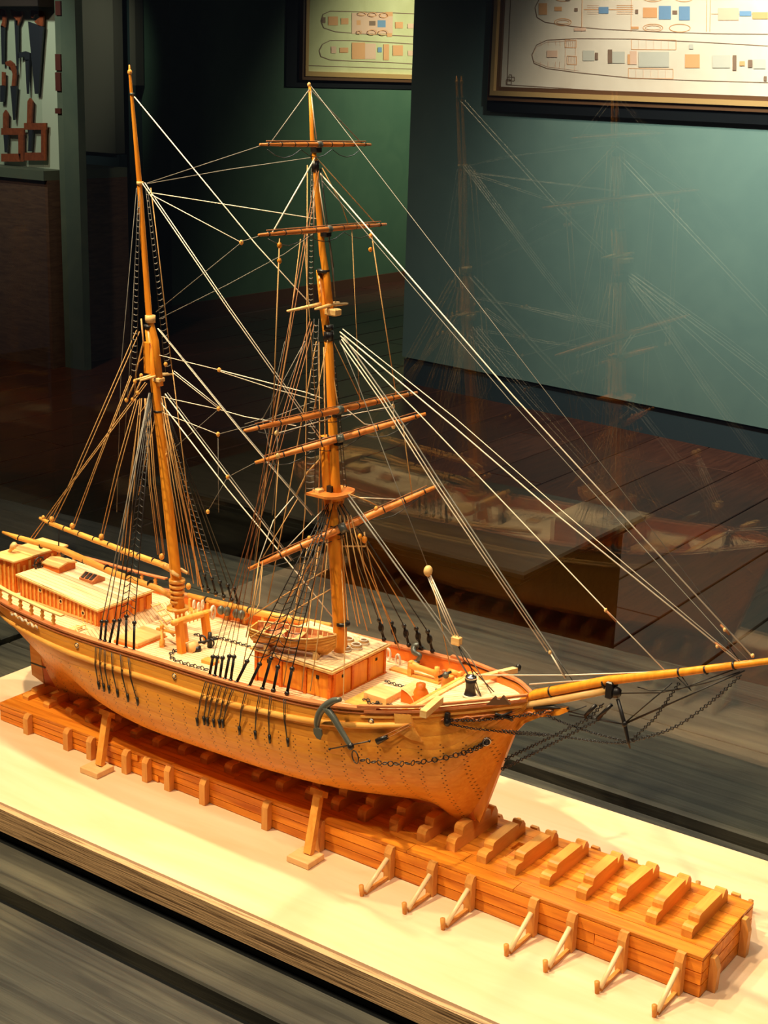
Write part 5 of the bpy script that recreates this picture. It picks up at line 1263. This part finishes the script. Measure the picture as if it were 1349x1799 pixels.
for u in (.12, .34, .56, .78):
    x, y, z = bsec(u, .72); bo = MB().box((x-.003, -y+.001, z), (x+.003, y-.001, z+.0012)).obj('thwart', M['pale']); bo.parent = boat
for i in range(12):
    u = .08+i*.072; q = [bsec(u, t) for t in (.95, .6, .25)]
    for s in (-1, 1):
        bo = MB().tube([(x, s*max(y-.0015, .0002), z+.0008) for x, y, z in q], .0006, 4).obj('rib', M['pale']); bo.parent = boat
q = [bsec(0, t) for t in (0, .3, .6, 1)]
bo = MB().prism([(x-.001, y, z) for x, y, z in q]+[(x-.001, -y, z) for x, y, z in reversed(q[1:])], (.002, 0, 0)).obj('transom', M['gold']); bo.parent = boat
k0 = bsec(.1, 0); k1 = bsec(1, 0)
bo = MB().prism([(-L_/2, -.001, .0045), (L_/2-.012, -.001, .0045), (L_/2+.001, -.001, .017), (L_/2+.0015, -.001, .036), (L_/2-.002, -.001, .034), (L_/2-.014, -.001, .0105), (-L_/2, -.001, .0085)], (0, .002, 0)).obj('keel', M['gold']); bo.parent = boat
for u, w_ in ((.22, .018), (.80, .014)):
    x = -L_/2+L_*u; bo = MB().prism([(x-.003, -w_, .0002), (x-.003, w_, .0002), (x-.003, w_, .012), (x-.003, w_*.4, .0042), (x-.003, -w_*.4, .0042), (x-.003, -w_, .012)], (.006, 0, 0)).obj('chock', M['pale']); bo.parent = boat

# near anchor, on the bow
YA = -.1285
def ap(px, py, y=YA): return at(px, py, Y=y)
anc = thing('anchor', tuple(ap(573, 1245)), 'large grey iron anchor hung on the near side of the bow', 'anchor', None)
arm = curve([ap(598, 1229), ap(586, 1231), ap(572, 1240), ap(562, 1252), ap(557, 1268), ap(557, 1280)], 16)
MB().tube(arm, [.0030+.0022*math.sin(math.pi*i/15) for i in range(16)], 8).obj('arm', M['grey'], anc)
MB().tube(curve([ap(571, 1242), ap(585, 1260), ap(600, 1285), ap(619, 1316)], 10), [.0050-.0002*i for i in range(10)], 8).obj('shank', M['grey'], anc)
fk = [(550, 1280), (556, 1278), (564, 1282), (565, 1292), (562, 1300), (556, 1297), (551, 1289)]
MB().prism([ap(x, y, YA-.003) for x, y in fk], (0, .002, 0)).obj('fluke', M['grey'], anc)
fk = [(584, 1226), (594, 1226), (601, 1229), (594, 1233), (585, 1234)]
MB().prism([ap(x, y, YA+.004) for x, y in fk], (0, .002, 0)).obj('fluke', M['grey'], anc)
st = MB().tube([ap(579, 1316), ap(615, 1309), ap(649, 1302)], .0009, 6).obj('stock', M['black'], anc)
for q in ((579, 1316), (649, 1302)): MB().ball(ap(*q), .0018).obj('stock_ball', M['black'], st)
MB().ball(ap(616, 1311), .0048).obj('hub', M['black'], anc)
MB().ring(ap(624, 1330), (.35, 1, .1), .0085, .0009, 20, 5, 0, .85).obj('shackle_ring', M['black'], anc)
cpts = curve([ap(632, 1335), ap(689, 1342), on_hull(745, 1338, .004), on_hull(800, 1327, .004), on_hull(835, 1315, .004), on_hull(855, 1304, .003)], 30)
ch = chain('anchor_chain', cpts, .0034, .0008, 'black'); ch.parent = None; ch.matrix_parent_inverse = Matrix.Identity(4); del ch['kind']
tag(ch, 'black chain running from the near anchor ring to the hawse hole', 'chain')
# far anchor
YB = .112
an2 = thing('anchor', tuple(at(735, 1150, Y=YB)), 'grey iron anchor hooked over the far bulwark', 'anchor', None)
MB().tube(curve([at(731, 1163, Y=YB-.012), at(738, 1152, Y=YB-.014), at(727, 1146, Y=YB-.008), at(727, 1137, Y=YB), at(734, 1134, Y=YB+.004), at(742, 1139, Y=YB+.008), at(750, 1147, Y=YB+.010), at(762, 1153, Y=YB+.012)], 22), [.0045-.0018*abs(i/11-1) for i in range(22)], 8).obj('arm', M['grey'], an2)
MB().tube([at(731, 1164, Y=YB-.013), at(731, 1160, Y=YB-.013)], [.0060, .0040], 8).obj('fluke', M['grey'], an2)

# ================================================================== SHORES between base board and hull
def shore(label, foot_c, top_px, ytop, fw):
    fx, fy = foot_c
    e_ = thing('shoring_prop', (fx, fy, 0), label, 'prop')
    MB().chamfer_box((fx-fw[0], fy-fw[1], .0003), (fx+fw[0], fy+fw[1], .0095), .0008).obj('foot', M['shoe'], e_)
    tpt = at(*top_px, Y=ytop)
    y = -(hull_y(tpt.x, tpt.z)+.001); 
    a = Vector((fx+.002, fy+.004, .0095)); b_ = Vector((tpt.x, ytop, tpt.z)); d = (b_-a).normalized(); sx = Vector((.0058, 0, 0)); sy = d.cross(sx).normalized()*.0045
    MB().hexa([a-sx-sy, a+sx-sy, a+sx+sy, a-sx+sy], [b_-sx-sy, b_+sx-sy, b_+sx+sy, b_-sx+sy]).obj('upright', M['block'], e_)
    cx_ = Vector((.0105, 0, 0)); cy_ = sy*1.5
    MB().hexa([b_-cx_-cy_-d*.003, b_+cx_-cy_-d*.003, b_+cx_+cy_-d*.003, b_-cx_+cy_-d*.003], [b_-cx_-cy_+d*.005, b_+cx_-cy_+d*.005, b_+cx_+cy_+d*.005, b_-cx_+cy_+d*.005]).obj('cap', M['block'], e_)
shore('leaning wooden prop under the forward hull, foot block near mid board', (.078, -.117), (560, 1394), -.078, (.018, .017))
shore('leaning wooden prop under the after hull, nearest the rudder', (-.322, -.108), (188, 1255), -.066, (.018, .017))
